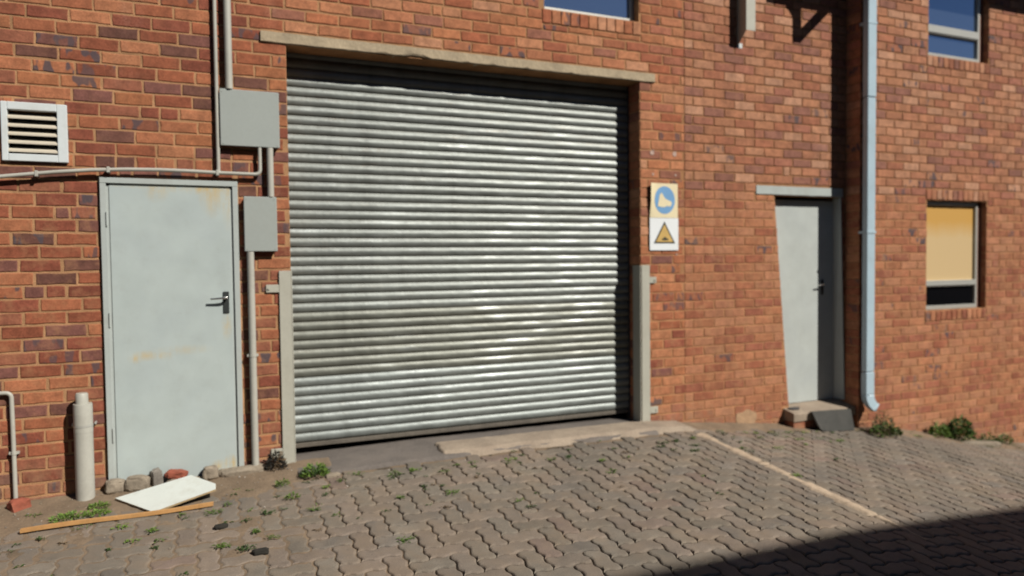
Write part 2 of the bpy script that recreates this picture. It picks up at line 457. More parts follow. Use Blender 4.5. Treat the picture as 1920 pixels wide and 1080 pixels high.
def brick_col(wid, x, z):
    pal = PAL_M
    if wid == 0:
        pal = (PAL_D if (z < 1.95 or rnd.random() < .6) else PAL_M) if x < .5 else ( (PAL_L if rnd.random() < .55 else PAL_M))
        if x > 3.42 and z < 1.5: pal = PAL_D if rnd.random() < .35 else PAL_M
    else:
        if z > 1.95: pal = PAL_L
        elif wid == 1: pal = PAL_M
        else: pal = PAL_M
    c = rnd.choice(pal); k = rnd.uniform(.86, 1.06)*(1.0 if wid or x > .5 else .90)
    fl = 0.0
    p = .16 if (wid == 0 and x < .5) else (.07 if wid == 0 else (.03 if wid == 1 else .09))
    if rnd.random() < p: fl = rnd.uniform(.55, .95)
    if wid >= 1: k *= .97; return (c[0]*k*.96, c[1]*k*1.03, c[2]*k*1.12, fl)
    return (c[0]*k, c[1]*k, c[2]*k, fl)

def prd_for(wid, x, z):
    if wid >= 1 and z > 1.95: return .0065
    if wid == 0 and z > 2.95 and x > .4: return .006
    return .005

def lay_bricks(wid, y, x0, x1, z0, z1, zref, holes, phase, header_rows=()):
    """returns list of dict bricks"""
    out = []; j0 = .0125 if wid == 0 else .0105
    k0 = math.floor((z0-zref)/CH); k1 = math.ceil((z1-zref)/CH)
    for k in range(k0, k1):
        za, zb = zref+k*CH, zref+(k+1)*CH
        zc = (za+zb)/2
        j = j0
        # x segments with z limits
        cuts = {x0, x1}; hs = []
        for (xa, xb, ha, hb) in holes:
            fa = xa(zc) if callable(xa) else xa; fb = xb(zc) if callable(xb) else xb
            if hb > za+.004 and ha < zb-.004: hs.append((fa, fb, ha, hb)); cuts |= {fa, fb}
        cuts = sorted(c for c in cuts if x0-1e-6 <= c <= x1+1e-6)
        segs = []
        for a, b in zip(cuts, cuts[1:]):
            if b-a < .012: continue
            mid = (a+b)/2; lo, hi = za, zb
            for (fa, fb, ha, hb) in hs:
                if fa < mid < fb:
                    if ha <= lo+.004: lo = max(lo, hb)
                    elif hb >= hi-.004: hi = min(hi, ha)
                    else: hi = lo
            if hi-lo < .026: continue
            if segs and abs(segs[-1][1]-a) < 1e-6 and segs[-1][2:] == (lo, hi): segs[-1] = (segs[-1][0], b, lo, hi)
            else: segs.append((a, b, lo, hi))
        for (a, b, lo, hi) in segs:
            j = .0145 if (wid == 0 and a < .4 and zc < 1.95) else j0
            hdr = any(ra <= zc <= rb and ca <= (a+b)/2 for (ra, rb, ca, cb) in header_rows)
            L = .232
            ph = phase(k)
            n0 = math.floor((a-ph)/L)-1
            x = ph+n0*L
            while x < b:
                ln = L
                pieces = [(x, x+L)]
                for (ra, rb, ca, cb) in header_rows:
                    if ra <= zc <= rb and ca <= x <= cb: pieces = [(x, x+L/2), (x+L/2, x+L)]
                if len(pieces) == 1 and rnd.random() < (.08 if wid == 0 and x < .5 else .02):
                    s_ = rnd.choice((.5, .35, .65)); pieces = [(x, x+L*s_), (x+L*s_, x+L)]
                for (p0, p1) in pieces:
                    q0, q1 = max(p0, a), min(p1, b)
                    if q1-q0 < .035: continue
                    g0 = j/2 if q0 > a+1e-6 else .002; g1 = j/2 if q1 < b-1e-6 else .002
                    wv = (q1-q0)-g0-g1+rnd.uniform(-.004, .002)
                    hv = (hi-lo)-j+rnd.uniform(-.003, .002)
                    if wv < .03: continue
                    out.append(dict(x=(q0+g0+q1-g1)/2+rnd.uniform(-.0015, .0015), y=y, z=(lo+hi)/2+rnd.uniform(-.0015, .0015), w=wv, h=hv, rz=0, wid=wid,
                                    roll=rnd.gauss(0, .005), prd=prd_for(wid, q0, zc)))
                x += L
    return out

def vertical_bricks(wid, y, xa, xb, za, zb, side=False):
    """rowlock course: bricks on edge"""
    out = []; n = max(1, round((xb-xa)/.083)); st = (xb-xa)/n
    for i in range(n):
        out.append(dict(x=xa+st*(i+.5), y=y, z=(za+zb)/2, w=st-.010, h=(zb-za)-.008+rnd.uniform(-.003, .002), rz=0, wid=wid, roll=rnd.gauss(0, .01), prd=.009))
    return out
def return_bricks(wid, xpos, ya, yb, z0, z1, zref, facing):
    """bricks showing on a face perpendicular to the wall; facing -1 looks to -x"""
    out = []
    k = math.floor((z0-zref)/CH)
    while zref+k*CH < z1:
        zc = zref+(k+.5)*CH
        if zc > z0: out.append(dict(x=xpos, y=(ya+yb)/2, z=zc, w=abs(yb-ya)-.006, h=CH-.010, rz=-math.pi/2 if facing < 0 else math.pi/2, wid=wid, roll=0, prd=.004))
        k += 1
    return out

def place_bricks(parent, bricks, limit=296):
    for b in bricks:
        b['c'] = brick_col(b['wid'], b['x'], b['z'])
        p = (b['x'], b['y'], b['z']); q = screen(p)
        b['s'] = 0
        if q and -20 < q[0] < 1940 and -10 < q[1] < 1090: b['s'] = b['w']*b['h']/q[2]**2*(1 if b['rz'] == 0 else .15)
    bricks.sort(key=lambda b: -b['s'])
    ind = [b for b in bricks[:limit] if b['s'] > 0]; rest = bricks[len(ind):]
    for b in ind:
        o = bpy.data.objects.new('brick', brick_mesh(b['w'], b['h'], rnd.randrange(5), b['prd'])); COL.objects.link(o)
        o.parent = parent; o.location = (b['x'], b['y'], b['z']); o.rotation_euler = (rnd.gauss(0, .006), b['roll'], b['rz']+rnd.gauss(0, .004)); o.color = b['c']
    V = []; F = []; C = []
    for b in rest:
        vs, fs = brick_proto(b['w'], b['h'], rnd.randrange(5), prd=b['prd'])
        base = len(V); ca, sa = math.cos(b['rz']), math.sin(b['rz'])
        for (x, y, z) in vs: V.append((b['x']+x*ca-y*sa, b['y']+x*sa+y*ca, b['z']+z+b['roll']*x))
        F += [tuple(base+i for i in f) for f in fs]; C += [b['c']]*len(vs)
    me = bpy.data.meshes.new('brickwork'); me.from_pydata(V, [], F); me.shade_flat(); me.materials.append(M['brick_s'])
    a = me.color_attributes.new('col', 'FLOAT_COLOR', 'POINT'); a.data.foreach_set('color', np.array(C, dtype=np.float32).ravel())
    o = link('brickwork', me, parent); o['kind'] = 'stuff'
    return o

ZR_A = 1.811; ZR_B = 1.977
# ---- wall A
XA0, XJ, XC = -3.2, 3.887, 5.83
YC = -.17
ZLOW = -1.6
wallA = thing('brick_wall', 'wide stretch of red brick wall holding the roller shutter and the rusty left door', 'wall', (0, 0, 0), kind='thing')
xl = [XA0, -1.14, -.87, -.655, .17, .51, 2.52, 3.42, 3.424, XJ]
zl = [ZLOW, -.10, 1.916, 2.05, 2.32, 2.887, 3.395, TOP]
xi = {v: i for i, v in enumerate(xl)}
holes = set()
for i in range(5, 8):
    for k in range(0, 5): holes.add((i, k))
holes.add((3, 1))
holes.add((1, 3))
holes.add((6, 6))
# the window opening is capped: split the top band
zl = [ZLOW, -.10, 1.916, 2.05, 2.32, 2.887, 3.395, 4.35, TOP]
wall_body('mortar_bed', wallA, xl, zl, 0.0, holes)
rectsA = [(.51, 3.424, -5, 2.887), (.342, 3.572, 2.886, 2.966), (-.66, .175, -.115, 1.92), (2.52, 3.42, 3.395, 4.35), (2.50, 3.44, 3.275, 3.396), (2.50, 3.44, 4.34, 4.46), (-1.16, -.84, 2.03, 2.34)]
def phA(k): return -.885+(.116 if (k % 2) else 0)+random.Random(k*7).choice((-.012, 0, .01, .02, -.02))
def phA2(k): return -.885+(.116 if (k % 2) else 0)+random.Random(k*7).uniform(-.03, .03)
bA = lay_bricks(0, 0, XA0, XJ, -.9, TOP, ZR_A, rectsA, phA2, header_rows=[(1.977, 2.06, -.95, .2)])
bA += vertical_bricks(0, 0, 2.50, 3.44, 3.277, 3.393) + vertical_bricks(0, 0, 2.50, 3.44, 4.345, 4.455)
bA += return_bricks(0, 3.424, .0, .17, -.1, 2.887, ZR_A, -1)
place_bricks(wallA, bA)
# concrete lintel, broken lower arris
def rough_lintel(name, parent, xa, xb, za, zb, y0, y1, mat, n=60, chips=()):
    b = MB(); prof = []
    for i in range(n+1):
        x = xa+(xb-xa)*i/n
        jit = .0025*noise.noise(Vector((x*9, 3, 1)))+.002*noise.noise(Vector((x*31, 5, 1)))
        chip = sum(d*math.exp(-((x-cx)/w_)**2) for cx, w_, d in chips)
        prof.append([(x, y0+.004*noise.noise(Vector((x*12, 0, 0))), za+jit+chip+.006), (x, y0+.006, za+jit+chip*.7), (x, y1, za), (x, y1, zb), (x, y0, zb+.002*noise.noise(Vector((x*14, 9, 0))))])
    vs = [p for r_ in prof for p in r_]; fs = []
    for i in range(n):
        for k in range(5): fs.append((i*5+k, i*5+(k+1) % 5, (i+1)*5+(k+1) % 5, (i+1)*5+k))
    fs += [(4, 3, 2, 1, 0), tuple(n*5+k for k in range(5))]
    b.add(vs, fs); return b.build(name, mat, parent)
rough_lintel('lintel', wallA, .342, 3.572, 2.888, 2.963, -.018, .17, M['lintel_concrete'], 90,
             [(1.42, .06, .026), (1.5, .03, .018), (1.2, .03, .012), (2.05, .016, .020), (2.35, .014, .012), (2.75, .010, .008), (1.85, .02, .006), (3.2, .02, .005)])

# ---- wall B
wallB = thing('brick_wall', 'orange brick wall section around the narrow grey door with raked upper joints', 'wall', (XJ, 0, 0), kind='thing')
Lz = lambda z: 5.097+(4.922-5.097)*(z+.024)/1.949
Rz = lambda z: 5.826+(5.765-5.826)*(z+.024)/1.949
def rel(o, parent): o.location = Vector(o.location)-parent.location; return o
wallB.location = (0, 0, 0)
wb = wall_body('mortar_bed', wallB, [XJ, Lz, Rz, XC], [ZLOW, -.09, 1.955, TOP], 0.0, {(1, 1)})
rectsB = [(Lz, Rz, -.09, 1.955), (4.696, XC+.1, 1.954, 2.044), (5.02, 6, -.5, -.07)]
def phB(k): return 4.328-3*.232+(.116 if (k % 2) else 0)
bB = lay_bricks(1, 0, XJ, XC, -.9, TOP, ZR_B, rectsB, phB)
place_bricks(wallB, bB)
rough_lintel('lintel', wallB, 4.696, 5.785, 1.956, 2.041, -.010, .087, M['grey_paint'], 20)

# ---- wall C (steps forward)
wallC = thing('brick_wall', 'projecting brick wall beyond the blue downpipe with two stacked windows', 'wall', (0, 0, 0), kind='thing')
XE = 12.0
wall_body('mortar_bed', wallC, [XC, 6.775, 7.70, XE], [ZLOW, .80, 1.94, 3.415, 4.45, TOP], YC, {(1, 1), (1, 3)})
rectsC = [(6.775, 7.70, .80, 1.94), (6.775, 7.70, 3.415, 4.45), (6.755, 7.72, .685, .801), (6.755, 7.72, 3.30, 3.416), (6.755, 7.72, 1.939, 2.055), (6.755, 7.72, 4.449, 4.56)]
def phC(k): return XC+(.116 if (k % 2) else 0)+random.Random(k*5).uniform(-.012, .012)
bC = lay_bricks(2, YC, XC-.004, XE, -1.5, TOP, ZR_B, rectsC, phC)
for za, zb in ((.687, .799), (3.302, 3.413), (1.942, 2.053), (4.452, 4.558)): bC += vertical_bricks(2, YC, 6.757, 7.718, za, zb)
bC += return_bricks(2, XC, YC-.004, -.004, -.5, TOP, ZR_B, -1)
bC += return_bricks(2, 7.70, YC, YC+.095, .8, 1.94, ZR_B, -1)+return_bricks(2, 7.70, YC, YC+.095, 3.415, 4.45, ZR_B, -1)
place_bricks(wallC, bC)

# ---- unseen shell of the building and its roof
b = MB(); b.box(XA0, XE, 5.0, 5.1, ZLOW, TOP); b.box(XA0, XA0+.1, .26, 4.99, ZLOW, TOP); b.box(XE-.1, XE, .26, 4.99, ZLOW, TOP)
b.box(XA0+.11, XE-.11, .255, 4.98, -.35, -.30)
b.build('building_shell', M['black'])['kind'] = 'structure'
b = MB(); b.box(XA0-.3, XE+.3, -.17-.60, 5.3, TOP+.003, TOP+.14)
roof = b.build('roof', M['roof']); tag(roof, kind='structure')

# ------------------------------------------------------------------ ground, bedding, pavers
def height_sheet(name, x0, x1, y0, y1, nx, ny, fz, mat, kind='structure', drop=None):
    vs = []; fs = []
    for j in range(ny+1):
        for i in range(nx+1):
            x = x0+(x1-x0)*i/nx; y = y0+(y1-y0)*j/ny; vs.append((x, y, fz(x, y)))
    for j in range(ny):
        for i in range(nx): a = j*(nx+1)+i; fs.append((a, a+1, a+nx+2, a+nx+1))
    me = bpy.data.meshes.new(name); me.from_pydata(vs, [], fs); me.materials.append(mat)
    me.polygons.foreach_set('use_smooth', [True]*len(fs))
    o = link(name, me); o['kind'] = kind
    return o
height_sheet('ground', -60, 60, -60, 60, 240, 240, lambda x, y: gz(x, y)-.05-(.0 if y < .2 else .25), M['asphalt'])
PX0, PX1, PY0 = -3.3, 10.5, -6.2
height_sheet('joint_sand', PX0-.1, PX1+.1, PY0-.1, -.02, 276, 60, lambda x, y: gz(x, y)-.013-.003*noise.noise(Vector((x*4, y*4, 0))), M['joint_sand'])

W0 = .1125; GAP = .0050; AMP = .0070
def wave(t):
    k = [(0, 0), (.16, 1), (.38, 1), (.62, -1), (.84, -1), (1, 0)]
    for (a, b_), (c, d) in zip(k, k[1:]):
        if a <= t <= c: return b_+(d-b_)*(t-a)/(c-a)
    return 0
TS = [0, .16, .38, .62, .84]
def paver_outline(horizontal):
    """closed outline, wave displaced along the unit cell edges"""
    lx, ly = (2, 1) if horizontal else (1, 2)
    pts = []
    for i in range(lx):
        for t in TS: pts.append((i+t, AMP/W0*wave(t)))
    for i in range(ly):
        for t in TS: pts.append((lx+AMP/W0*wave(t), i+t))
    for i in range(lx-1, -1, -1):
        for t in TS: pts.append((i+1-t, ly+AMP/W0*wave(1-t)))
    for i in range(ly-1, -1, -1):
        for t in TS: pts.append((AMP/W0*wave(1-t), i+1-t))
    return [((x-lx/2)*W0, (y-ly/2)*W0) for x, y in pts]
def paver_geo(horizontal, var):
    r = random.Random(var*3+horizontal)
    o = paver_outline(horizontal); N = len(o)
    def inset(p, d, i):
        a = Vector(o[i-1]); c = Vector(o[(i+1) % N]); t = (c-a).normalized(); n_ = Vector((-t.y, t.x))
        return (p[0]+n_.x*d, p[1]+n_.y*d)
    g = GAP*.8; cz = .006
    r0 = [inset(p, g+r.uniform(-.0008, .0012), i) for i, p in enumerate(o)]
    r1 = [inset(p, g+r.uniform(.009, .015), i) for i, p in enumerate(o)]
    rm = [((a[0]*.62+b_[0]*.38), (a[1]*.62+b_[1]*.38)) for a, b_ in zip(r0, r1)]
    vs = [(x, y, -.035) for x, y in r0]+[(x, y, -.0085) for x, y in r0]+[(x, y, -.0028) for x, y in rm]+[(x, y, 0) for x, y in r1]
    fs = []
    for k in range(3):
        for i in range(N): fs.append((k*N+i, k*N+(i+1) % N, (k+1)*N+(i+1) % N, (k+1)*N+i))
    vs.append((0, 0, .0006)); fs += [(3*N+i, 3*N+(i+1) % N, 4*N) for i in range(N)]
    return vs, fs
PG = {(h, v): paver_geo(h, v) for h in (True, False) for v in range(4)}
PM = {}
for k_, (vs, fs) in PG.items():
    me = bpy.data.meshes.new('paver'); me.from_pydata(vs, [], fs); me.shade_flat(); me.materials.append(M['paver_o']); PM[k_] = me
paving = bpy.data.objects.new('paving', None); COL.objects.link(paving); paving['kind'] = 'structure'
pav = []
i0, i1 = int(PX0/W0), int(PX1/W0); j0 = int(PY0/W0)
for i in range(i0, i1):
    for j in range(j0, 0):
        k = (i-j) % 4
        if k == 0: hz, cx, cy = True, (i+1)*W0, (j+.5)*W0
        elif k == 2: hz, cx, cy = False, (i+.5)*W0, j*W0
        else: continue
        if cy > -.115 or (cy > -.33 and .38 < cx < 3.6): continue
        pcol = rnd.choice([(0.237, 0.198, 0.154), (0.259, 0.209, 0.165), (0.220, 0.187, 0.154), (0.264, 0.209, 0.165), (0.248, 0.209, 0.165)])
        kk = rnd.uniform(.78, .97)
        if rnd.random() < .03: pcol = (.25, .185, .15)
        sunk = .004*noise.noise(Vector((cx*1.3, cy*1.3, 4)))
        dz = rnd.uniform(-.0015, .0015)+sunk
        q = screen((cx, cy, gz(cx, cy)))
        s_ = 0
        if q and -20 < q[0] < 1940 and q[1] < 1095: s_ = 1/q[2]**3
        pav.append((s_, cx, cy, hz, tuple(c*kk*f_ for c, f_ in zip(pcol, (.97, 1.0, 1.03)))+(1,), dz, rnd.randrange(4)))
pav.sort(key=lambda p: -p[0])
V = []; F = []; C = []
for n_, (s_, cx, cy, hz, c, dz, var) in enumerate(pav):
    sx, sy = gslope(cx, cy); z = gz(cx, cy)+dz; tx = rnd.gauss(0, .008)+sx; ty = rnd.gauss(0, .008)+sy
    if n_ < 298 and s_ > 0:
        o = bpy.data.objects.new('paver', PM[(hz, var)]); COL.objects.link(o); o.parent = paving
        o.location = (cx, cy, z); o.rotation_euler = (math.atan(ty), -math.atan(tx), rnd.gauss(0, .006)); o.color = c
    else:
        vs, fs = PG[(hz, var)]; base = len(V)
        V += [(cx+x, cy+y, z+zz+tx*x+ty*y) for x, y, zz in vs]; F += [tuple(base+i for i in f) for f in fs]; C += [c]*len(vs)
me = bpy.data.meshes.new('paver_field'); me.from_pydata(V, [], F); me.shade_flat(); me.materials.append(M['paver_s'])
a = me.color_attributes.new('col', 'FLOAT_COLOR', 'POINT'); a.data.foreach_set('color', np.array(C, dtype=np.float32).ravel())
link('paver_field', me, paving)['kind'] = 'stuff'

# soil strips that ride over the pavers with a ragged edge
def fbm(x, y, s=1.0, seed=0.):
    return noise.noise(Vector((x*s, y*s, seed)))+.5*noise.noise(Vector((x*s*2.3, y*s*2.3, seed+5)))+.25*noise.noise(Vector((x*s*5.1, y*s*5.1, seed+9)))
def soil_z(x, y):
    # thickness relative to paver tops
    t = -.012
    if x < .75:
        edge = .40+.10*fbm(x, 0, 2.0, 3)-.12*max(0, (x-.1))*1.2
        t = max(t, .022*(1-(-y)/max(edge, .05)))
    if x > 3.3:
        edge = .16+.05*fbm(x, 0, 2.5, 8)+.10*max(0, min(1, (x-5.6)/.6))+.10*max(0, min(1, (x-6.8)/1.5))
        t = max(t, .020*(1-(-y+YC*(x > XC))/max(edge, .05)))
    if x < 1.2 and y > -1.7: t = max(t, -.0045-.010*max(0, min(1, (x-.1)/1.0))-.006*max(0, (-y-.9))+.005*fbm(x, y, 1.7, 7))
    t = max(t, -.016)
    return gz(x, y)+t+.006*fbm(x, y, 9, 1)*(1 if t > -.01 else .3)
height_sheet('soil', -3.2, 10.4, -1.75, .0, 700, 110, soil_z, M['soil'])

# concrete threshold of the gate, and the paler cement lip
def thr_z(x, y):
    e = -.27+.035*fbm(x, 0, 1.6, 2)
    base = gz(x, min(y, 0))+.014
    if y < e: base -= .10*min(1, (e-y)/.03)
    return base+.003*fbm(x, y, 7, 3)
height_sheet('threshold', .51, 3.424, -.36, .60, 240, 70, thr_z, M['concrete_dark'])
def lip_z(x, y):
    e = -.30+.02*fbm(x, 0, 3, 6) + (.10*max(0, (x-3.2)) if x > 3.2 else 0)
    ti = -.035+.03*fbm(x, 1, 2.0, 4) - .06*max(0, (x-2.7))
    t = .017
    a = min(1, max(0, (y-e)/.06)); b_ = min(1, max(0, (ti-y)/.05)) if x < 3.40 else 1
    c_ = min(1, max(0, (x-1.52-.04*fbm(y, 2, 8))/.03))*min(1, max(0, (4.02-x)/.25))
    return gz(x, min(y, 0))+.019+t*(a*c_)*(.6+.4*b_)-.05*(1-a*c_)+.0025*fbm(x, y, 12, 2)
height_sheet('cement_apron', 1.42, 4.1, -.40, -.012, 270, 44, lip_z, M['cement'])
# cement line that runs out from the wall across the pavers
def line_mesh():
    vs = []; fs = []; n = 150; mN = 6
    for i in range(n+1):
        y = -.30-2.1*i/n; cx = 3.83+.012*fbm(y, 0, 1.5, 3)
        wd = .055+.024*fbm(y, 2, 7, 4)
        if fbm(y, 7, 4, 1) < -.2: wd *= .6
        if y < -1.95: wd *= max(.25, 1-(-1.95-y)/.3)
        for j in range(mN+1):
            u = -1+2*j/mN; x = cx+u*wd*(1+.12*fbm(y, u, 14, 8))
            br = .35 if fbm(y, 7, 4, 1) < -.2 else 1
            vs.append((x, y, gz(x, y)+.009*br*(1-u**4)*(1+.35*fbm(x, y, 16, 3))-.006*(abs(u) > .99)))
    for i in range(n):
        for j in range(mN): a = i*(mN+1)+j; fs.append((a, a+1, a+mN+2, a+mN+1))
    me = bpy.data.meshes.new('cement_line'); me.from_pydata(vs, [], fs); me.materials.append(M['cement_line'])
    me.polygons.foreach_set('use_smooth', [True]*len(fs)); link('cement_line', me)['kind'] = 'structure'
line_mesh()

# ------------------------------------------------------------------ roller shutter
sh = thing('roller_shutter', 'large galvanised steel roller shutter closed in the gateway', 'roller shutter', (0, 0, 0), kind='thing')
PITCH = .0690; YS = .185; xa, xb = .525, 3.409
def slat_mesh():
    prof = []
    n = 9
    for i in range(n+1):
        t = i/n; z = .006+t*(PITCH-.012); prof.append((-.0105*math.sin(math.pi*(t*.96+.02))**.9, z))
    prof = [(.006, -.001), (.004, .004)]+prof+[(.004, PITCH-.005), (.006, PITCH+.001)]
    prof += [(.010, PITCH+.001), (.010, -.001)]
    N = len(prof); vs = []; fs = []; nx = 12
    for i in range(nx+1):
        x = xa+(xb-xa)*i/nx
        vs += [(x, y, z) for y, z in prof]
    for i in range(nx):
        for k in range(N): fs.append((i*N+k, (i+1)*N+k, (i+1)*N+(k+1) % N, i*N+(k+1) % N))
    fs += [tuple(range(N-1, -1, -1)), tuple(nx*N+k for k in range(N))]
    b_ = MB(); b_.add(vs, fs); return b_.mesh('slat', M['slat'], smooth=True)
sm = slat_mesh()
nsl = 42
for i in range(nsl):
    o = link('slat', sm, sh); z = .022+i*PITCH
    o.location = (0, YS+rnd.uniform(-.0012, .0012), z); o.rotation_euler = (rnd.gauss(0, .012), 0, 0)
    k = rnd.uniform(.93, 1.05)
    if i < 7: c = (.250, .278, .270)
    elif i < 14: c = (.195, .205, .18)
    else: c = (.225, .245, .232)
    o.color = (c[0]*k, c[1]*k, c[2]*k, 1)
b = MB(); b.box(xa, xb, YS-.009, YS+.014, -.014, .018, .003); b.build('bottom_rail', M['rust_edge'], sh)
for x0_, x1_ in ((.511, .524), (3.410, 3.423)):
    b = MB(); b.box(x0_, x1_, YS-.02, YS+.03, -.05, 2.88); b.build('guide_rail', M['dark_steel'], sh)

# ------------------------------------------------------------------ left door
ld = thing('steel_door', 'pale grey steel door with rust streaks and a broken threshold', 'door', (-.24, 0, -.10), kind='thing')
LD = Vector((-.24, 0, -.10))
def under(parent, o, at): o.location = Vector(o.location)-at; return o
def sub(part, o): o.parent = part; o.location = (0, 0, 0); return o
b = MB(); fy0, fy1 = -.030, .05
b.box(-.655, -.620, fy0, fy1, -.10, 1.88, .002); b.box(.135, .170, fy0, fy1, -.10, 1.88, .002); b.box(-.655, .170, fy0-.001, fy1, 1.8805, 1.916, .002)
b.box(-.620, -.600, fy0+.016, fy1, -.10, 1.88); b.box(.115, .135, fy0+.016, fy1, -.10, 1.88); b.box(-.62, .135, fy0+.016, fy1, 1.862, 1.8803)
under(ld, b.build('frame', M['grey_paint'], ld), LD); ldf = ld.children[0]
b = MB(); b.box(-.604, .119, -.021, .03, -.095, 1.866, .002)
under(ld, b.build('door_leaf', M['door_left'], ld), LD)
hp = MB(); hp.box(.061, .099, -.030, -.0215, 1.018, 1.165, .003); hpo = under(ld, hp.build('handle_plate', M['lock_black'], ld), LD)
hl = MB(); hl.tube([(.083, -.030, 1.125), (.083, -.062, 1.125)], .009, 12); hl.tube([(.083, -.062, 1.125), (.07, -.066, 1.124), (.03, -.064, 1.120), (-.02, -.060, 1.117)], [.009, .0085, .007, .006], 10)
sub(hpo, hl.build('lever', M['chrome'], None, True))
for z in (.25, 1.0, 1.65):
    hb = MB(); hb.tube([(-.618, -.034, z-.045), (-.618, -.034, z+.045)], .006, 10); sub(ldf, hb.build('hinge', M['grey_paint']))

# ------------------------------------------------------------------ right door, step, slab
rd = thing('steel_door', 'narrow grey steel door half in shade behind a concrete step', 'door', (5.4, .12, -.07), kind='thing')
RD = Vector((5.4, .12, -.07))
b = MB(); b.box(4.98, 5.775, .088, .13, -.070, 1.925, .002); under(rd, b.build('door_leaf', M['door_right'], rd), RD)
b = MB()
bot, top = -.068, 1.952
vs = [(Rz(bot)-.002, -.012, bot), (5.777, .087, bot), (5.777, .16, bot), (Rz(bot)-.002, .16, bot),
      (Rz(top)-.002, -.012, top), (5.777-.02, .087, top), (5.777-.02, .16, top), (Rz(top)-.002, .16, top)]
vs = [(min(v[0], (Rz(v[2])-.002)) if v[1] > .1 and i in (3, 7) else v[0], v[1], v[2]) for i, v in enumerate(vs)]
b.add([vs[0], vs[1], vs[4], vs[5], (vs[0][0]-.012, -.014, bot), (vs[4][0]-.012, -.014, top)], [(0, 1, 3, 2), (4, 0, 2, 5), (1, 4, 5, 3), (0, 4, 1), (2, 3, 5)])
under(rd, b.build('frame', M['grey_paint'], rd), RD)
b = MB(); b.box(5.60, 5.632, .080, .0875, .99, 1.14, .002); rhp = under(rd, b.build('handle_plate', M['lock_black'], rd), RD)
b = MB(); b.tube([(5.616, .082, 1.09), (5.616, .052, 1.09), (5.60, .045, 1.09), (5.53, .045, 1.085)], [.009, .009, .008, .006], 10); sub(rhp, b.build('lever', M['chrome'], None, True))

st = thing('door_step', 'worn concrete doorstep on brick below the narrow grey door', 'step', (5.4, 0, -.3))
ST = Vector((5.4, 0, -.3))
b = MB(); n = 14
vs = []; 
for i in range(n+1):
    x = 5.035+(5.822-5.035)*i/n; e = .006*fbm(x, 0, 9, 2)
    vs += [(x, .086, -.072), (x, -.135+e, -.118+.004*fbm(x, 3, 6)), (x, -.142+e, -.128), (x, -.138+e, -.195+.004*fbm(x, 5, 7)), (x, .086, -.20)]
fs = []
for i in range(n):
    for k in range(5): fs.append((i*5+k, (i+1)*5+k, (i+1)*5+(k+1) % 5, i*5+(k+1) % 5))
fs += [(0, 1, 2, 3, 4), tuple(n*5+k for k in range(4, -1, -1))]
b.add(vs, fs); under(st, b.build('slab', M['cement'], st), ST)
x = 5.045
pb = []
while x < 5.78:
    b = MB(); b.box(x, min(x+.222, 5.82), -.125, .09, -.272, -.203, .004)
    o = b.build('brick', M['brick_o'], st); o.color = (.34, .10, .055, 0); under(st, o, ST); x += .232
x = 4.99
while x < 5.78:
    b = MB(); b.box(max(x, 5.045), min(x+.222, 5.82), -.128, .09, -.355, -.283, .004)
    o = b.build('brick', M['brick_o'], st); o.color = (.38, .13, .07, 0); under(st, o, ST); x += .232
b = MB(); b.box(5.048, 5.818, -.119, .085, -.6, -.2035); under(st, b.build('mortar_bed', M['mortar'], st), ST)
b = MB()
pts = []
for i in range(15):
    a_ = i/14*2*math.pi; pts.append((5.13+.065*math.cos(a_)*(1+.2*math.sin(3*a_)), -.045+.028*math.sin(a_)*(1+.2*math.cos(2*a_))))
vs = [(x, y, -.072-(.104-y)*.19+.016) for x, y in pts]; vs2 = [(x, y, z-.014) for x, y, z in vs]
b.add(vs+vs2, [tuple(range(15)), tuple(range(29, 14, -1))]+[(i, (i+1) % 15, 15+(i+1) % 15, 15+i) for i in range(15)])
tag(b.build('rag', M['dark_steel']), 'flat dark scrap lying on the concrete doorstep', 'rag')
# dark slab leaning on the step
b = MB(); n = 16; top_z, bot_z = -.105, None
P = []
for i in range(n+1):
    t = i/n; x = 5.20+t*(5.70-5.20)
    zb_ = gz(x, -.26)+.003; cur = .06*max(0, (.16-t)/.16)**2
    zb_ += cur
    zt = -.108-.03*t*.6
    P.append(((x+.02, zt), (x+.03*(1-t)+.02, zb_)))
vs = []
for (a0, z1), (a1, z0) in P:
    vs += [(a0, -.150, z1), (a0, -.178, z1), (a1, -.226, z0), (a1, -.198, z0)]
fs = []
for i in range(n):
    for k in range(4): fs.append((i*4+k, (i+1)*4+k, (i+1)*4+(k+1) % 4, i*4+(k+1) % 4))
fs += [(0, 1, 2, 3), tuple(n*4+k for k in (3, 2, 1, 0))]
b.add(vs, fs); sl_ = b.build('loose_slab', M['rubber']); tag(sl_, 'dark grey slab leaning against the concrete doorstep', 'slab')

# ------------------------------------------------------------------ windows
def window(label, x0, x1, z0, z1, y, transoms, panes, group=None, stiles=.035):
    L = Vector(((x0+x1)/2, y, z0)); t = thing('window', label, 'window', L, group, kind='thing')
    b = MB(); s = stiles; g = .003
    b.box(x0+g, x0+s, y-.02, y+.03, z0+g, z1-g, .002); b.box(x1-s, x1-g, y-.02, y+.03, z0+g, z1-g, .002)
    b.box(x0+s+.0005, x1-s-.0005, y-.022, y+.03, z0+g, z0+.045, .002); b.box(x0+s+.0005, x1-s-.0005, y-.022, y+.03, z1-.045, z1-g, .002)
    under(t, b.build('frame', M['alu'], t), L)
    for (a, c) in transoms:
        b = MB(); b.box(x0+s+.001, x1-s-.001, y-.03, y+.03, a, c, .003); b.box(x0+s+.002, x1-s-.002, y-.036, y-.0305, a+.012, a+.024); under(t, b.build('transom', M['alu'], t), L)
    for (a, c, m_) in panes:
        b = MB(); b.box(x0+s-.004, x1-s+.004, y+.004, y+.012, a, c); under(t, b.build('pane', M[m_], t), L)
    return t
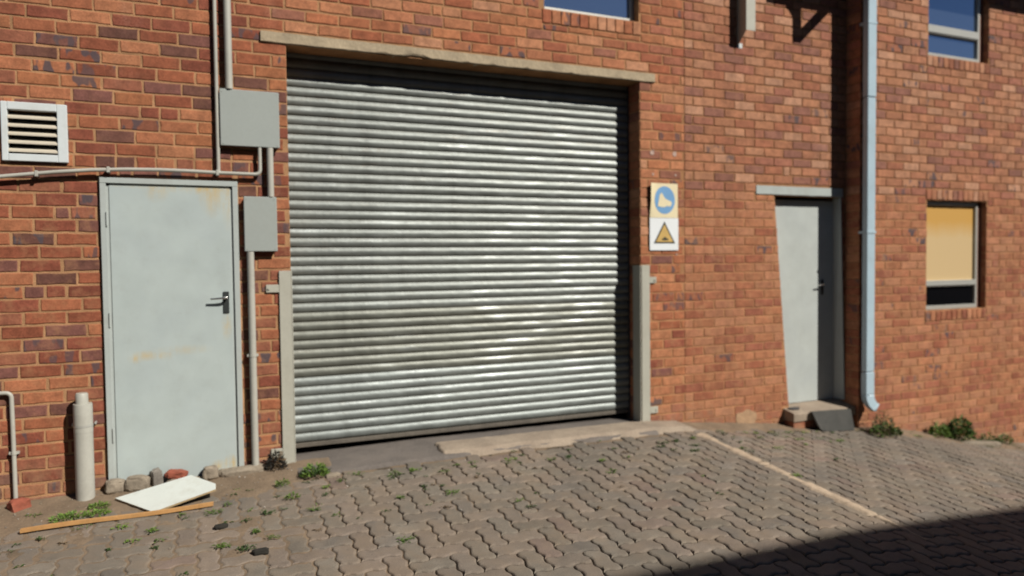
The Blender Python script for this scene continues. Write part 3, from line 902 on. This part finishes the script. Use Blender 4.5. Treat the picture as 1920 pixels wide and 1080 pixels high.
window('window over the roller shutter reflecting blue sky', 2.52, 3.42, 3.395, 4.35, .09, [], [(3.43, 4.32, 'glass')])
window('upper window of the projecting wall reflecting dark blue sky', 6.775, 7.632, 3.415, 4.45, YC+.065, [(3.657, 3.745)], [(3.45, 3.66, 'glass'), (3.742, 4.42, 'glass')])
window('lower window with an amber upper pane over a black lower pane', 6.775, 7.632, .80, 1.94, YC+.065, [(1.045, 1.108)], [(.84, 1.05, 'glass_dark'), (1.10, 1.905, 'amber')])

for za, zb in ((.80, 1.94), (3.415, 4.45)):
    b = MB(); b.box(7.6325, 7.699, YC+.058, YC+.2, za+.001, zb-.001); b.build('window_rebate', M['rebate'], wallC)
# ------------------------------------------------------------------ louvred vent
VN = Vector((-.995, 0, 2.0)); vt = thing('louvre_vent', 'white framed louvre vent high on the brick wall', 'vent', VN)
b = MB(); x0, x1, z0, z1 = -1.171, -.822, 2.0, 2.362; fw = .055
b.box(x0, x0+.034+.0, -.024, .01, z0, z1, .003); b.box(x1-fw, x1, -.024, .01, z0, z1, .003); b.box(x0+.0345, x1-fw-.0005, -.025, .01, z0, z0+.045, .003); b.box(x0+.0345, x1-fw-.0005, -.025, .01, z1-.048, z1, .003)
under(vt, b.build('frame', M['white_frame'], vt), VN)
b = MB(); b.box(-1.135, -.88, .09, .10, 2.05, 2.31); under(vt, b.build('backing', M['black'], vt), VN)
for i in range(5):
    z = 2.062+i*.051
    b = MB(); b.add([(-1.136, -.022, z-.006), (-.878, -.022, z-.006), (-.878, .034, z+.034), (-1.136, .034, z+.034), (-1.136, -.022, z-.0085+.013), (-.878, -.022, z-.0085+.013), (-.878, .034, z+.037), (-1.136, .034, z+.037)],
               [(0, 1, 2, 3), (4, 7, 6, 5), (0, 4, 5, 1), (2, 6, 7, 3), (0, 3, 7, 4), (1, 5, 6, 2)])
    under(vt, b.build('slat', M['slat_paint'], vt), VN)

# ------------------------------------------------------------------ electrical boxes and conduits
def ebox(label, x0, x1, z0, z1, d):
    L = Vector(((x0+x1)/2, 0, z0)); t = thing('electrical_box', label, 'electrical box', L, 'grey electrical boxes beside the shutter')
    b = MB(); b.box(x0+.006, x1-.006, -d+.016, -.006, z0+.006, z1-.006, .002); under(t, b.build('body', M['box_paint'], t), L)
    b = MB(); b.box(x0, x1, -d, -d+.0155, z0, z1, .004); lid_ = under(t, b.build('lid', M['box_paint'], t), L)
    for sx, sz in ((x0+.018, z0+.018), (x1-.018, z0+.018), (x0+.018, z1-.018), (x1-.018, z1-.018)):
        b = MB(); b.tube([(sx, -d-.002, sz), (sx, -d+.001, sz)], .004, 8); sub(lid_, b.build('screw', M['box_paint']))
    return t
ebox('wide square grey electrical box, the upper of two', .068, .450, 2.153, 2.535, .058)
ebox('narrow upright grey electrical box beside the door top, lower of two', .205, .420, 1.437, 1.814, .062)

def conduit(label, paths, mat='pipe_grey', clips=(), r=.013, cat='conduit', name='conduit', group='grey conduits on the brick wall'):
    t = thing(name, label, cat, paths[0][0], group); L = Vector(paths[0][0])
    for p in paths:
        b = MB(); b.tube(p, r, 14); under(t, b.build('tube', M[mat], t, True), L)
    for (x, y, z, hor) in clips:
        b = MB()
        if hor: b.box(x-.009, x+.009, y-r-.003, -.0065, z-r-.006, z+r+.006, .002)
        else: b.box(x-r-.014, x+r+.014, y-r*.2, -.0065, z-.008, z+.008, .001); b.tube([(x, y, z-.009), (x, y, z+.009)], r+.003, 14)
        under(t, b.build('clip', M[mat], t), L)
    return t
yA = -.034
conduit('thin vertical conduit running up left of the upper electrical box', [[(.052, yA, 4.6), (.052, yA, 1.982)]], r=.0125, clips=[(.052, yA, 3.3, False)])
conduit('thick vertical conduit entering the top of the upper electrical box', [[(.131, -.046, 4.6), (.131, -.046, 2.536)]], r=.024)
conduit('short thick conduit joining the two electrical boxes', [[(.384, -.046, 2.152), (.384, -.046, 1.815)]], r=.022)
conduit('long conduit from the lower electrical box down to the ground beside the door', [[(.242, -.046, 1.436), (.242, -.046, .6), (.243, -.046, -.12)]], r=.0235, clips=[(.242, -.046, .72, False)])
hp_ = [(.317, yA-.01, 2.152), (.317, yA-.01, 2.03)]+[tuple(v) for v in arc_path((.317, yA-.01, 2.03), (.317, yA-.01, 1.968), (.25, yA-.01, 1.968), .035)]
hp_ += [(.2, yA-.01, 1.968), (.05, yA-.012, 1.969), (-.12, yA-.014, 1.973), (-.30, yA-.014, 1.974), (-.5, yA-.013, 1.969), (-.70, yA-.012, 1.957), (-.90, yA-.011, 1.936), (-1.18, yA-.01, 1.898), (-1.6, yA-.01, 1.84), (-2.4, yA-.01, 1.74)]
conduit('bowed horizontal conduit running over the rusty door', [hp_], r=.0125, clips=[(-.60, yA-.012, 1.963, True), (.045, yA-.012, 1.969, True), (-.99, yA-.01, 1.923, True)])
sp_ = [(-1.9, -.030, .572), (-1.25, -.030, .572)]+[tuple(v) for v in arc_path((-1.25, -.03, .572), (-1.165, -.03, .572), (-1.163, -.03, .50), .035)]+[(-1.162, -.03, .3), (-1.160, -.03, -.16)]
conduit('small elbowed grey pipe at the far left foot of the wall', [sp_], r=.0128, clips=[(-1.161, -.03, .195, False)], cat='pipe', name='water_pipe', group='pipes at the foot of the wall')

# stub pipe against the wall
PL = Vector((-.777, -.085, -.15)); pp = thing('stub_pipe', 'short thick capped grey pipe standing against the wall left of the door', 'pipe', PL, 'pipes at the foot of the wall')
b = MB(); b.tube([(-.777, -.085, -.17), (-.777, -.085, .478)], .053, 28); under(pp, b.build('pipe_body', M['pipe_grey'], pp, True), PL)
b = MB(); b.tube([(-.777, -.085, .30), (-.777, -.085, .468), (-.777, -.085, .481)], [.0542, .0542, .0525], 28); under(pp, b.build('collar', M['pipe_grey'], pp, True), PL)
b = MB(); b.tube([(-.781, -.085, .481), (-.781, -.085, .540), (-.781, -.085, .548)], [.036, .036, .031], 24); under(pp, b.build('cap', M['pipe_grey'], pp, True), PL)
b = MB(); b.tube([(-.777, -.085, .335), (-.777, -.085, .347)], .0556, 28, cap=False); b.box(-.846, -.832, -.05, -.0065, .333, .352, .002); b.box(-.722, -.710, -.05, -.0065, .335, .350, .002); under(pp, b.build('clamp', M['alu'], pp), PL)

# ------------------------------------------------------------------ downpipe
DL = Vector((5.87, -.23, 0)); dp = thing('downpipe', 'pale blue square downpipe at the corner of the projecting wall', 'downpipe', DL)
x0, x1, y0, y1 = 5.812, 5.922, -.275, -.215
segs_ = [(2.895, TOP), (.245, 2.89), (.02, .24)]
for k, (a, c) in enumerate(segs_):
    e = .002 if k != 1 else 0
    b = MB(); b.box(x0-e, x1+e, y0-e, y1+e, a, c, .006); under(dp, b.build('pipe_section', M['down_blue'], dp), DL)
# shoe: swept rectangle kicking out to the front right
pth = [((5.867, -.245), .02, 0), ((5.871, -.247), -.02, .25), ((5.887, -.252), -.060, .6), ((5.915, -.262), -.095, .85), ((5.938, -.272), -.112, 1.0)]
vs = []; fs = []
for (cx, cy), z, t in pth:
    ang = t*math.radians(58); hx, hy = .056-.010*t, .031-.003*t
    for sx, sy in ((-1, -1), (1, -1), (1, 1), (-1, 1)):
        dx = sx*hx*math.cos(ang)*.95; dz = sx*hx*math.sin(ang); vs.append((cx+dx, cy+sy*hy, z+dz*.9))
for i in range(len(pth)-1):
    for k in range(4): fs.append((i*4+k, i*4+(k+1) % 4, (i+1)*4+(k+1) % 4, (i+1)*4+k))
b = MB(); b.add(vs, fs); o = b.build('shoe', M['down_blue'], dp, True); under(dp, o, DL)
so_ = o.modifiers.new('thick', 'SOLIDIFY'); so_.thickness = .003
for z in (1.6, 3.6):
    b = MB(); b.box(x0-.005, x1+.005, y0-.005, -.1765, z-.012, z+.012, .001); under(dp, b.build('bracket', M['down_blue'], dp), DL)

# ------------------------------------------------------------------ gate corner guards
def guard(label, xa, xb, side_x, z1, tabs):
    L = Vector((xa, 0, -.1)); t = thing('corner_guard', label, 'corner guard', L, 'steel angle guards either side of the gateway')
    zb_ = min(gz(xa, -.02), gz(xb, -.02))-.02
    b = MB(); b.box(xa, xb, -.020, -.013, zb_, z1, .0015); under(t, b.build('front_plate', M['post_grey'], t), L)
    sx0, sx1 = (side_x-.007, side_x) if side_x > 2 else (side_x, side_x+.007)
    b = MB(); b.box(sx0, sx1, -.0195, .10, zb_, z1-.001, .001); under(t, b.build('side_plate', M['post_grey'], t), L)
    for (a, c, z0, z2) in tabs:
        b = MB(); b.box(a, c, -.018, -.0095, z0, z2, .002); lug_ = under(t, b.build('fixing_lug', M['post_grey'], t), L)
        mx = a+.018 if side_x < 2 else c-.018
        b = MB(); b.tube([(mx, -.0175, (z0+z2)/2), (mx, -.026, (z0+z2)/2)], .008, 6); sub(lug_, b.build('bolt', M['post_grey']))
guard('grey steel corner guard on the gateway side nearer the rusty door', .428, .508, .509, 1.302, [(.340, .4275, 1.150, 1.205), (.350, .4275, -.02, .045)])
guard('grey steel corner guard below the two safety signs', 3.425, 3.508, 3.4165, 1.308, [(3.5085, 3.578, 1.150, 1.205), (3.5085, 3.590, .005, .065)])

# ------------------------------------------------------------------ signs
SL = Vector((3.665, 0, 1.74)); sg = thing('safety_sign', 'cream sign with a blue disc and a boot symbol, corner curling', 'sign', SL, 'safety signs by the gateway')
sx0, sx1, sz0, sz1 = 3.514, 3.806, 1.722, 2.022
def bend(x, z):   # curl away from the wall at the left edge
    t = max(0, (sx0+.10-x)/.10); return -.016-.022*t*t*max(0, min(1, (z-1.73)/.15))
vs = []; fs = []; n = 12
for j in range(n+1):
    for i in range(n+1):
        x = sx0+(sx1-sx0)*i/n; z = sz0+(sz1-sz0)*j/n; vs.append((x, bend(x, z), z))
N1 = len(vs); vs += [(x, y+.003, z) for x, y, z in vs]
for j in range(n):
    for i in range(n):
        a = j*(n+1)+i
        if i == 0 and j == n-1:
            pass
        fs.append((a, a+1, a+n+2, a+n+1)); fs.append((N1+a, N1+a+n+1, N1+a+n+2, N1+a+1))
for i in range(n):
    for j in (0, n): a = j*(n+1)+i; fs.append((a, a+1, N1+a+1, N1+a))
    for k in (0, n): a = i*(n+1)+k; fs.append((a, a+n+1, N1+a+n+1, N1+a))
b = MB(); b.add(vs, fs); sgp = under(sg, b.build('panel', M['sign_cream'], sg), SL)
def decal(parent, L, name, pts, mat, off, yfn=None):
    # fan from the centre so the print follows the panel
    cx = sum(p[0] for p in pts)/len(pts); cz = sum(p[1] for p in pts)/len(pts); n_ = len(pts)
    rings = []
    for s_ in (0.02, .35, .7, 1.0): rings.append([(cx+(x-cx)*s_, cz+(z-cz)*s_) for x, z in pts])
    vs = [(x, (yfn or (lambda a, c: -.016))(x, z)-off, z) for r_ in rings for x, z in r_]; fs = [tuple(range(n_))]
    for k in range(3):
        for i in range(n_): fs.append((k*n_+i, k*n_+(i+1) % n_, (k+1)*n_+(i+1) % n_, (k+1)*n_+i))
    b = MB(); b.add(vs, fs); return sub(parent, b.build(name, M[mat]))
ccx, ccz, cr_ = 3.667, 1.876, .108
decal(sgp, SL, 'blue_disc', [(ccx+cr_*math.cos(a), ccz+cr_*1.12*math.sin(a)) for a in [i/36*2*math.pi for i in range(36)]], 'sign_blue', .0012, bend)
boot = [(-.072, -.052), (-.060, .002), (-.052, .045), (-.030, .066), (-.014, .040), (.006, .012), (.040, -.002), (.070, -.012), (.074, -.034), (.058, -.056), (.02, -.050), (.0, -.062), (-.04, -.060)]
decal(sgp, SL, 'boot_symbol', [(ccx+x, ccz+z) for x, z in boot], 'sign_cream', .0024, bend)
WL = Vector((3.665, 0, 1.44)); ws = thing('warning_sign', 'white sign with a black bordered amber warning triangle', 'sign', WL, 'safety signs by the gateway')
b = MB(); b.box(3.512, 3.812, -.0165, -.0125, 1.436, 1.719, .001); wsp = under(ws, b.build('panel', M['sign_white'], ws), WL)
tri = [(3.552, 1.497), (3.776, 1.497), (3.664, 1.690)]
f2 = lambda x, z: -.0165
def shrink(pts, k):
    cx = sum(p[0] for p in pts)/3; cz = sum(p[1] for p in pts)/3
    return [(cx+(x-cx)*k, cz+(z-cz)*k) for x, z in pts]
decal(wsp, WL, 'triangle_border', tri, 'sign_black', .0012, f2)
decal(wsp, WL, 'triangle_face', shrink(tri, .80), 'sign_amber', .0024, f2)
decal(wsp, WL, 'hazard_symbol', [(3.632, 1.526), (3.704, 1.524), (3.698, 1.540), (3.682, 1.543), (3.668, 1.556), (3.654, 1.548), (3.646, 1.536), (3.634, 1.536)], 'sign_black', .0036, f2)

for x, z, r_ in ((3.545, 2.285, .020), (3.78, 2.285, .022), (3.555, 2.10, .010), (3.79, 2.10, .010), (3.80, 1.40, .009), (3.56, 2.30, .009)):
    b = MB(); n_ = 9; q = [(x+r_*(1+.35*noise.noise(Vector((i*1.7, x*9, z))))*math.cos(i/n_*6.283), z+r_*(1+.35*noise.noise(Vector((i*1.1, 5, z*9))))*math.sin(i/n_*6.283)) for i in range(n_)]
    b.prism(q, -.0085, -.003); b.build('plaster_dab', M['dab'], wallA)
b = MB(); q = []
for i in range(22):
    a_ = i/22*6.283; k_ = 1+.35*noise.noise(Vector((math.cos(a_)*1.5, math.sin(a_)*1.5, 3)))
    q.append((4.58+.13*k_*math.cos(a_), -.14+.08*k_*math.sin(a_)))
b.prism(q, -.009, .0); b.build('mortar_patch', M['patch'], wallB)
# ------------------------------------------------------------------ bracket and added shadow-casting steelwork
BL = Vector((4.52, 0, 3.3)); bk = thing('wall_bracket', 'grey steel channel bracket fixed high on the wall with a tapered foot', 'bracket', BL)
b = MB(); b.add([(4.470, -.125, 3.412), (4.475, -.004, 3.30), (4.475, -.004, 4.3), (4.470, -.125, 4.3), (4.476, -.125, 3.412), (4.481, -.004, 3.30), (4.481, -.004, 4.3), (4.476, -.125, 4.3)],
    [(0, 3, 2, 1), (4, 5, 6, 7), (0, 1, 5, 4), (2, 3, 7, 6), (0, 4, 7, 3), (1, 2, 6, 5)]); under(bk, b.build('web_plate', M['post_grey'], bk), BL)
b = MB(); b.box(4.470, 4.575, -.131, -.1255, 3.412, 4.3, .001); under(bk, b.build('front_flange', M['post_grey'], bk), BL)
b = MB(); b.box(4.475, 4.53, -.010, -.0045, 3.285, 3.33, .001); under(bk, b.build('foot_plate', M['white_frame'], bk), BL)
k = .62   # unseen steelwork added above the view, shaped only to cast its wall shadow
KL = Vector((5.2, -k, 4.1)); cf = thing('shadow_frame', 'unseen dark steel frame added to cast a shadow above the narrow door', 'shadow caster', KL)
def sh_pt(x, z): return (x+.70*k, z+1.05*k)
def strut(name, a, c, wd):
    a = Vector(sh_pt(*a)); c = Vector(sh_pt(*c)); d = (c-a).normalized(); n_ = Vector((-d.y, d.x))*wd/2
    b = MB(); b.prism([tuple(a+n_), tuple(a-n_), tuple(c-n_), tuple(c+n_)], -k-.02, -k+.02); under(cf, b.build(name, M['dark_steel'], cf), KL)
strut('post', (5.182, 3.425), (5.182, 3.80), .085)
strut('brace', (5.20, 3.45), (5.62, 3.83), .085)
strut('gusset', (5.06, 3.80), (5.20, 3.64), .07)
b = MB(); x, z = sh_pt(4.82, 3.745); b.box(x, x+1.6, -k-.021, -k+.021, z+.01, z+.30); under(cf, b.build('beam', M['dark_steel'], cf), KL)
for ax in (x+.1, x+1.5):
    b = MB(); b.box(ax, ax+.06, -k+.0215, -.0, z+.06, z+.20); under(cf, b.build('arm', M['dark_steel'], cf), KL)

# ------------------------------------------------------------------ loose things on the ground
def rock(name, label, cat, c, size, mat, seed, rot=0, group=None, sub=3):
    import bmesh
    bm = bmesh.new(); bmesh.ops.create_icosphere(bm, subdivisions=sub, radius=1)
    for v in bm.verts:
        p = v.co.copy(); q = Vector([math.copysign(abs(t)**.55, t) for t in p])
        q *= 1+.22*noise.noise(p*1.3+Vector((seed, 0, 0)))+.08*noise.noise(p*4+Vector((seed, 3, 0)))
        q *= 1+.10*noise.noise(p*9+Vector((seed, 7, 0)))
        v.co = Vector((q.x*size[0]/2, q.y*size[1]/2, q.z*size[2]/2))
    me = bpy.data.meshes.new(name); bm.to_mesh(me); bm.free(); me.materials.append(M[mat])
    o = link(name, me); o.location = c; o.rotation_euler = (rnd.uniform(-.1, .1), rnd.uniform(-.1, .1), rot)
    return tag(o, label, cat, group)
G_R = 'rubble along the foot of the rusty door'
def rz_(x, y, h): return gz(x, y)+h
rock('rubble_chunk', 'pale rubble chunk under the hinge side of the rusty door', 'rubble', (-.615, -.055, rz_(-.6, -.05, .05)), (.12, .08, .09), 'rock', 1, .2, G_R)
rock('rubble_chunk', 'broad tan rubble chunk behind the left corner of the white board', 'rubble', (-.485, -.075, rz_(-.48, -.07, .055)), (.14, .09, .11), 'rock', 2, -.2, G_R)
rock('rubble_chunk', 'upright grey rubble chunk behind the middle of the white board', 'rubble', (-.375, -.055, rz_(-.37, -.05, .065)), (.07, .06, .13), 'rock_grey', 3, .4, G_R)
rock('brick_fragment', 'broken red brick piece lying behind the white board', 'brick piece', (-.255, -.065, rz_(-.25, -.06, .075)), (.13, .08, .055), 'rock_red', 4, -.3, G_R)
rock('rubble_chunk', 'tan rubble chunk behind the cut corner of the white board', 'rubble', (-.045, -.075, rz_(-.05, -.07, .055)), (.095, .08, .09), 'rock', 5, .1, G_R)
rock('rubble_chunk', 'low tan stone wedged under the white board', 'rubble', (-.20, -.10, rz_(-.2, -.1, .015)), (.22, .10, .07), 'rock', 15, .1, G_R)
rock('brick_fragment', 'red brick fragment at the foot of the small elbowed pipe', 'brick piece', (-1.13, -.085, rz_(-1.13, -.08, .03)), (.115, .09, .085), 'rock_red', 6, .5)
rock('kerb_stone', 'long low tan stone between the rusty door and the gateway', 'stone', (.165, -.055, rz_(.16, -.05, .012)), (.34, .11, .085), 'rock', 7, .03)
rock('stone', 'small pale stone in front of the corner guard', 'stone', (.72, -.33, rz_(.72, -.33, .004)), (.10, .05, .03), 'rock', 8, .2)
rock('kerb_stone', 'tan cement lump beside the dark green weeds', 'stone', (7.25, -.42, rz_(7.25, -.42, .0)), (.45, .10, .07), 'rock', 9, -.25)
rock('kerb_stone', 'cement lump at the wall foot past the weeds', 'stone', (8.3, -.30, rz_(8.3, -.3, .01)), (.7, .16, .08), 'rock', 10, -.1)
rock('dark_clod', 'dark clod on the pavers below the timber lath', 'clod', (.01, -.86, rz_(.0, -.86, .008)), (.075, .045, .025), 'burnt', 11, .3)
rock('dark_clod', 'larger dark clod with moss nearer the camera', 'clod', (.20, -1.27, rz_(.2, -1.27, .008)), (.085, .055, .028), 'burnt', 12, .1)

# white board propped on the rubble
def poly_board(pts, th, name, label, cat):
    vs = [Vector(p) for p in pts]; n_ = (vs[1]-vs[0]).cross(vs[2]-vs[0]).normalized()
    if n_.z < 0: n_ = -n_
    N = len(vs); lo = [v-n_*th for v in vs]; b = MB()
    b.add(vs+lo, [tuple(range(N))], 0); b.add(vs+lo, [tuple(range(2*N-1, N-1, -1))]+[(i, (i+1) % N, N+(i+1) % N, N+i) for i in range(N)], 1)
    return tag(b.build(name, [M['board'], M['board_edge']]), label, cat)
_a, _b, _c = Vector((-.600, -.205, -.112)), Vector((-.365, -.505, -.138)), Vector((-.015, -.430, -.068)); _n = (_b-_a).cross(_c-_a)
_pz = lambda x, y: (x, y, _a.z-(_n.x*(x-_a.x)+_n.y*(y-_a.y))/_n.z)
poly_board([_pz(-.600, -.205), _pz(-.365, -.505), _pz(-.015, -.430), _pz(-.015, -.360), _pz(-.165, -.155)], .012, 'white_board', 'white rectangular board lying tilted on rubble before the rusty door', 'board')
b = MB(); p0 = Vector((-1.045, -.47, gz(-1.04, -.47)+.020)); p1 = Vector((-.03, -.535, gz(-.03, -.535)+.018)); d = (p1-p0).normalized(); sd = Vector((-d.y, d.x, 0))*.013; up = Vector((0, 0, .010))
vs = []
for i in range(9):
    q = p0.lerp(p1, i/8)+Vector((0, .004*math.sin(i*.8), .003*math.sin(i*.9)))
    vs += [q+sd+up, q-sd+up, q-sd-up, q+sd-up]
fs = [(0, 1, 2, 3), tuple(8*4+t for t in (3, 2, 1, 0))]
for i in range(8):
    for t in range(4): fs.append((i*4+t, (i+1)*4+t, (i+1)*4+(t+1) % 4, i*4+(t+1) % 4))
b.add(vs, fs); tag(b.build('timber_lath', M['timber']), 'thin orange timber lath lying on the pavers in front of the white board', 'lath')

# ------------------------------------------------------------------ weeds
def weed_mesh(name, n, rad, h, leaf, mats, seed, spread=1.0, blade=False):
    r = random.Random(seed); b = MB()
    for i in range(n):
        a = r.uniform(0, 2*math.pi); rr = rad*math.sqrt(r.random()); el = r.random()
        bx, by = rr*math.cos(a)*(.35 if blade else 1), rr*math.sin(a)*(.35 if blade else 1)
        mi = r.choices(range(len(mats)), [3, 2, 1][:len(mats)])[0]
        if blade:
            L_ = h*r.uniform(.5, 1.1); w_ = leaf*.16; dx, dy = math.cos(a)*rad*r.uniform(.4, 1.1), math.sin(a)*rad*r.uniform(.4, 1.1)
            px, py = -math.sin(a)*w_, math.cos(a)*w_
            vs = [(bx+px, by+py, 0), (bx-px, by-py, 0), (bx+dx*.4-px, by+dy*.4-py, L_*.7), (bx+dx*.4+px, by+dy*.4+py, L_*.7), (bx+dx, by+dy, L_)]
            b.add(vs, [(0, 1, 2, 3), (3, 2, 4)], mi)
        else:
            hz_ = h*(1-(rr/rad)**2*.7)*r.random()**.7
            c = Vector((bx, by, hz_)); t = Vector((math.cos(a)*r.uniform(.4, 1), math.sin(a)*r.uniform(.4, 1), r.uniform(-.2, .9))).normalized()
            s_ = t.cross(Vector((r.uniform(-1, 1), r.uniform(-1, 1), 1))).normalized(); l_ = leaf*r.uniform(.6, 1.3)
            nn = t.cross(s_)*l_*.12
            vs = [c, c+t*l_*.45+s_*l_*.28+nn, c+t*l_, c+t*l_*.45-s_*l_*.28+nn]
            b.add(vs, [(0, 1, 2), (0, 2, 3)], mi)
    # stems
    for i in range(max(3, n//30)):
        a = r.uniform(0, 2*math.pi); q = Vector((math.cos(a)*rad*.5, math.sin(a)*rad*.5, h*r.uniform(.5, .95)))
        b.tube([(0, 0, -.01), q*.5+Vector((0, 0, h*.1)), q], [.0022, .0018, .001], 4, mi=len(mats)-1)
    return b.mesh(name, [M[m_] for m_ in mats], fix=False)
def weed(label, x, y, n, rad, h, leaf, mats, seed, blade=False, name='weed', cat='weed', grp='weeds growing along the wall'):
    o = link(name, weed_mesh(name, n, rad, h, leaf, mats, seed, blade=blade)); o.location = (x, y, gz(x, y)+.006); o.scale = (1, .7, 1)
    return tag(o, label, cat, grp)
weed('brown and green weed clump below the downpipe shoe', 5.93, -.40, 420, .16, .10, .035, ['leaf', 'leaf_dark', 'leaf_dry'], 1)
weed('dry brown weed standing behind the green clump under the downpipe', 5.97, -.33, 260, .11, .22, .032, ['leaf_dry', 'leaf_dark'], 2)
weed('largest dark green bushy weed against the projecting wall', 7.12, -.30, 650, .15, .24, .045, ['leaf_dark', 'leaf'], 3)
weed('bright yellow green weed left of the bushiest weed', 6.84, -.28, 260, .10, .15, .04, ['leaf', 'leaf_bright'], 4)
weed('low green weed right of the bushiest weed', 7.55, -.31, 200, .11, .10, .035, ['leaf_dark', 'leaf'], 5)
weed('last small weed along the projecting wall', 7.90, -.27, 160, .09, .11, .035, ['leaf', 'leaf_dark'], 6)
weed('leafy green tuft on the pavers beside the corner guard', .61, -.30, 230, .085, .085, .032, ['leaf', 'leaf_bright', 'leaf_dark'], 7)
weed('small bright tuft just below the corner guard', .39, -.38, 90, .035, .04, .02, ['leaf_bright', 'leaf'], 8)
weed('small tuft between pavers in front of the corner guard', .43, -.62, 80, .04, .035, .02, ['leaf', 'leaf_bright'], 9)
weed('flat yellow green weed patch between the stub pipe and the lath', -.82, -.36, 190, .10, .022, .022, ['leaf_bright', 'leaf'], 10)
weed('bright weed tuft left of the white board', -.68, -.27, 110, .05, .035, .022, ['leaf_bright', 'leaf'], 11)
weed('weed tuft in soil just above the lath', -.66, -.38, 100, .05, .025, .022, ['leaf_bright', 'leaf'], 12)
weed('charred black plant at the foot of the corner guard', .375, -.085, 260, .055, .15, .03, ['burnt', 'burnt', 'leaf_dry'], 13, name='dead_plant', cat='dead plant')
# small growth in joints and fine litter: nobody could count it
r = random.Random(5); b = MB()
def tuft(x, y, n, rad, h, mi):
    z0 = gz(x, y)-.002
    for i in range(n):
        a = r.uniform(0, 2*math.pi); q = rad*math.sqrt(r.random()); cx, cy = x+q*math.cos(a), y+q*math.sin(a)*.6
        l_ = r.uniform(.008, .018); b_ = r.uniform(0, 2*math.pi); hh = h*r.random()
        b.add([(cx, cy, z0+hh), (cx+l_*math.cos(b_)-.3*l_*math.sin(b_), cy+l_*math.sin(b_)+.3*l_*math.cos(b_), z0+hh+.006), (cx+1.8*l_*math.cos(b_), cy+1.8*l_*math.sin(b_), z0+hh+.002), (cx+l_*math.cos(b_)+.3*l_*math.sin(b_), cy+l_*math.sin(b_)-.3*l_*math.cos(b_), z0+hh+.006)], [(0, 1, 2, 3)], mi)
spots = [(-.75, -.55), (-.5, -.62), (-.33, -.72), (-.18, -.62), (-.45, -.83), (-.3, -.93), (-.05, -.62), (.08, -.56), (.2, -.98), (.28, -1.12), (.12, -1.2), (.0, -1.1), (.75, -.45), (.88, -.38), (1.1, -.45), (1.25, -.42),
         (1.45, -.55), (1.7, -.48), (2.0, -.5), (2.25, -.6), (.62, -.55), (2.6, -.75), (3.3, -.55), (3.45, -.5), (3.55, -.62), (3.2, -.62), (3.4, -.75), (3.65, -.45), (3.9, -.72), (3.9, -1.35), (.95, -1.45), (1.05, -.85), (.3, -.75), (.5, -.85), (4.3, -.7), (5.2, -.5), (-.95, -.6), (4.6, -1.0), (-1.05, -.25), (1.4, -.95), (1.75, -1.2)]
for x, y in spots:
    x += r.uniform(-.03, .03); y += r.uniform(-.03, .03); tuft(x, y, r.randint(14, 46), r.uniform(.018, .05), .016, r.choice((0, 0, 1, 2)))
for i in range(90):
    x = r.uniform(-1.1, 4.2); y = -abs(r.gauss(0, .55))-.28; tuft(x, y, r.randint(4, 14), r.uniform(.01, .03), .008, r.choice((0, 2, 2, 3)))
for i in range(60):
    x = r.uniform(4.0, 9.0); y = -.22-abs(r.gauss(0, .14)); tuft(x, y, r.randint(6, 24), r.uniform(.02, .05), .015, r.choice((0, 1, 2, 3)))
me = b.mesh('ground_weeds', [M['leaf'], M['leaf_bright'], M['leaf_dark'], M['leaf_dry']], fix=False)
link('ground_weeds', me)['kind'] = 'stuff'
b = MB(); r = random.Random(9)
for i in range(520):
    if i < 260: x, y = r.uniform(-1.3, 1.0), -abs(r.gauss(0, .32))-.05
    else: x, y = r.uniform(-1.2, 8.5), -.25-abs(r.gauss(0, .6))
    s_ = r.uniform(.0025, .007)*(1.6 if r.random() < .08 else 1); z = soil_z(x, y) if y > -1.7 and (x < .7 or x > 3.4) else gz(x, y); z = max(z, gz(x, y)-.002)
    if -.3 < y and .5 < x < 3.45: continue
    vs = [(x+s_*r.uniform(.7, 1.2)*dx, y+s_*r.uniform(.7, 1.2)*dy, z+s_*.6*dz+s_*.3) for dx, dy, dz in ((1, 0, 0), (-1, 0, 0), (0, 1, 0), (0, -1, 0), (0, 0, 1), (0, 0, -1))]
    b.add(vs, [(0, 2, 4), (2, 1, 4), (1, 3, 4), (3, 0, 4), (2, 0, 5), (1, 2, 5), (3, 1, 5), (0, 3, 5)], 0 if r.random() < .16 else (1 if r.random() < .7 else 2))
me = b.mesh('gravel', [M['pebble'], M['rock'], M['rock_grey']], fix=False); link('gravel', me)['kind'] = 'stuff'

# ------------------------------------------------------------------ building across the yard (its shadow crosses the paving)
OL = Vector((4, -9.2, -.8)); ob = thing('opposite_building', 'brick building across the yard with a flat parapet', 'building', OL)
HT = 7.08
b = MB(); b.box(-14, 30, -16, -9.2, -1.4, HT-.12); under(ob, b.build('wall', M['render'], ob), OL)
b = MB(); b.box(-14.05, 30.05, -16.05, -9.2, HT-.119, HT); under(ob, b.build('parapet', M['cement'], ob), OL)
for i in range(7):
    b = MB(); b.box(-9+i*5, -7.2+i*5, -9.24, -9.201, 1.0, 2.4); under(ob, b.build('window', M['glass_dark'], ob), OL)
    b = MB(); b.box(-9+i*5, -7.2+i*5, -9.24, -9.201, 4.2, 5.5); under(ob, b.build('window', M['glass_dark'], ob), OL)
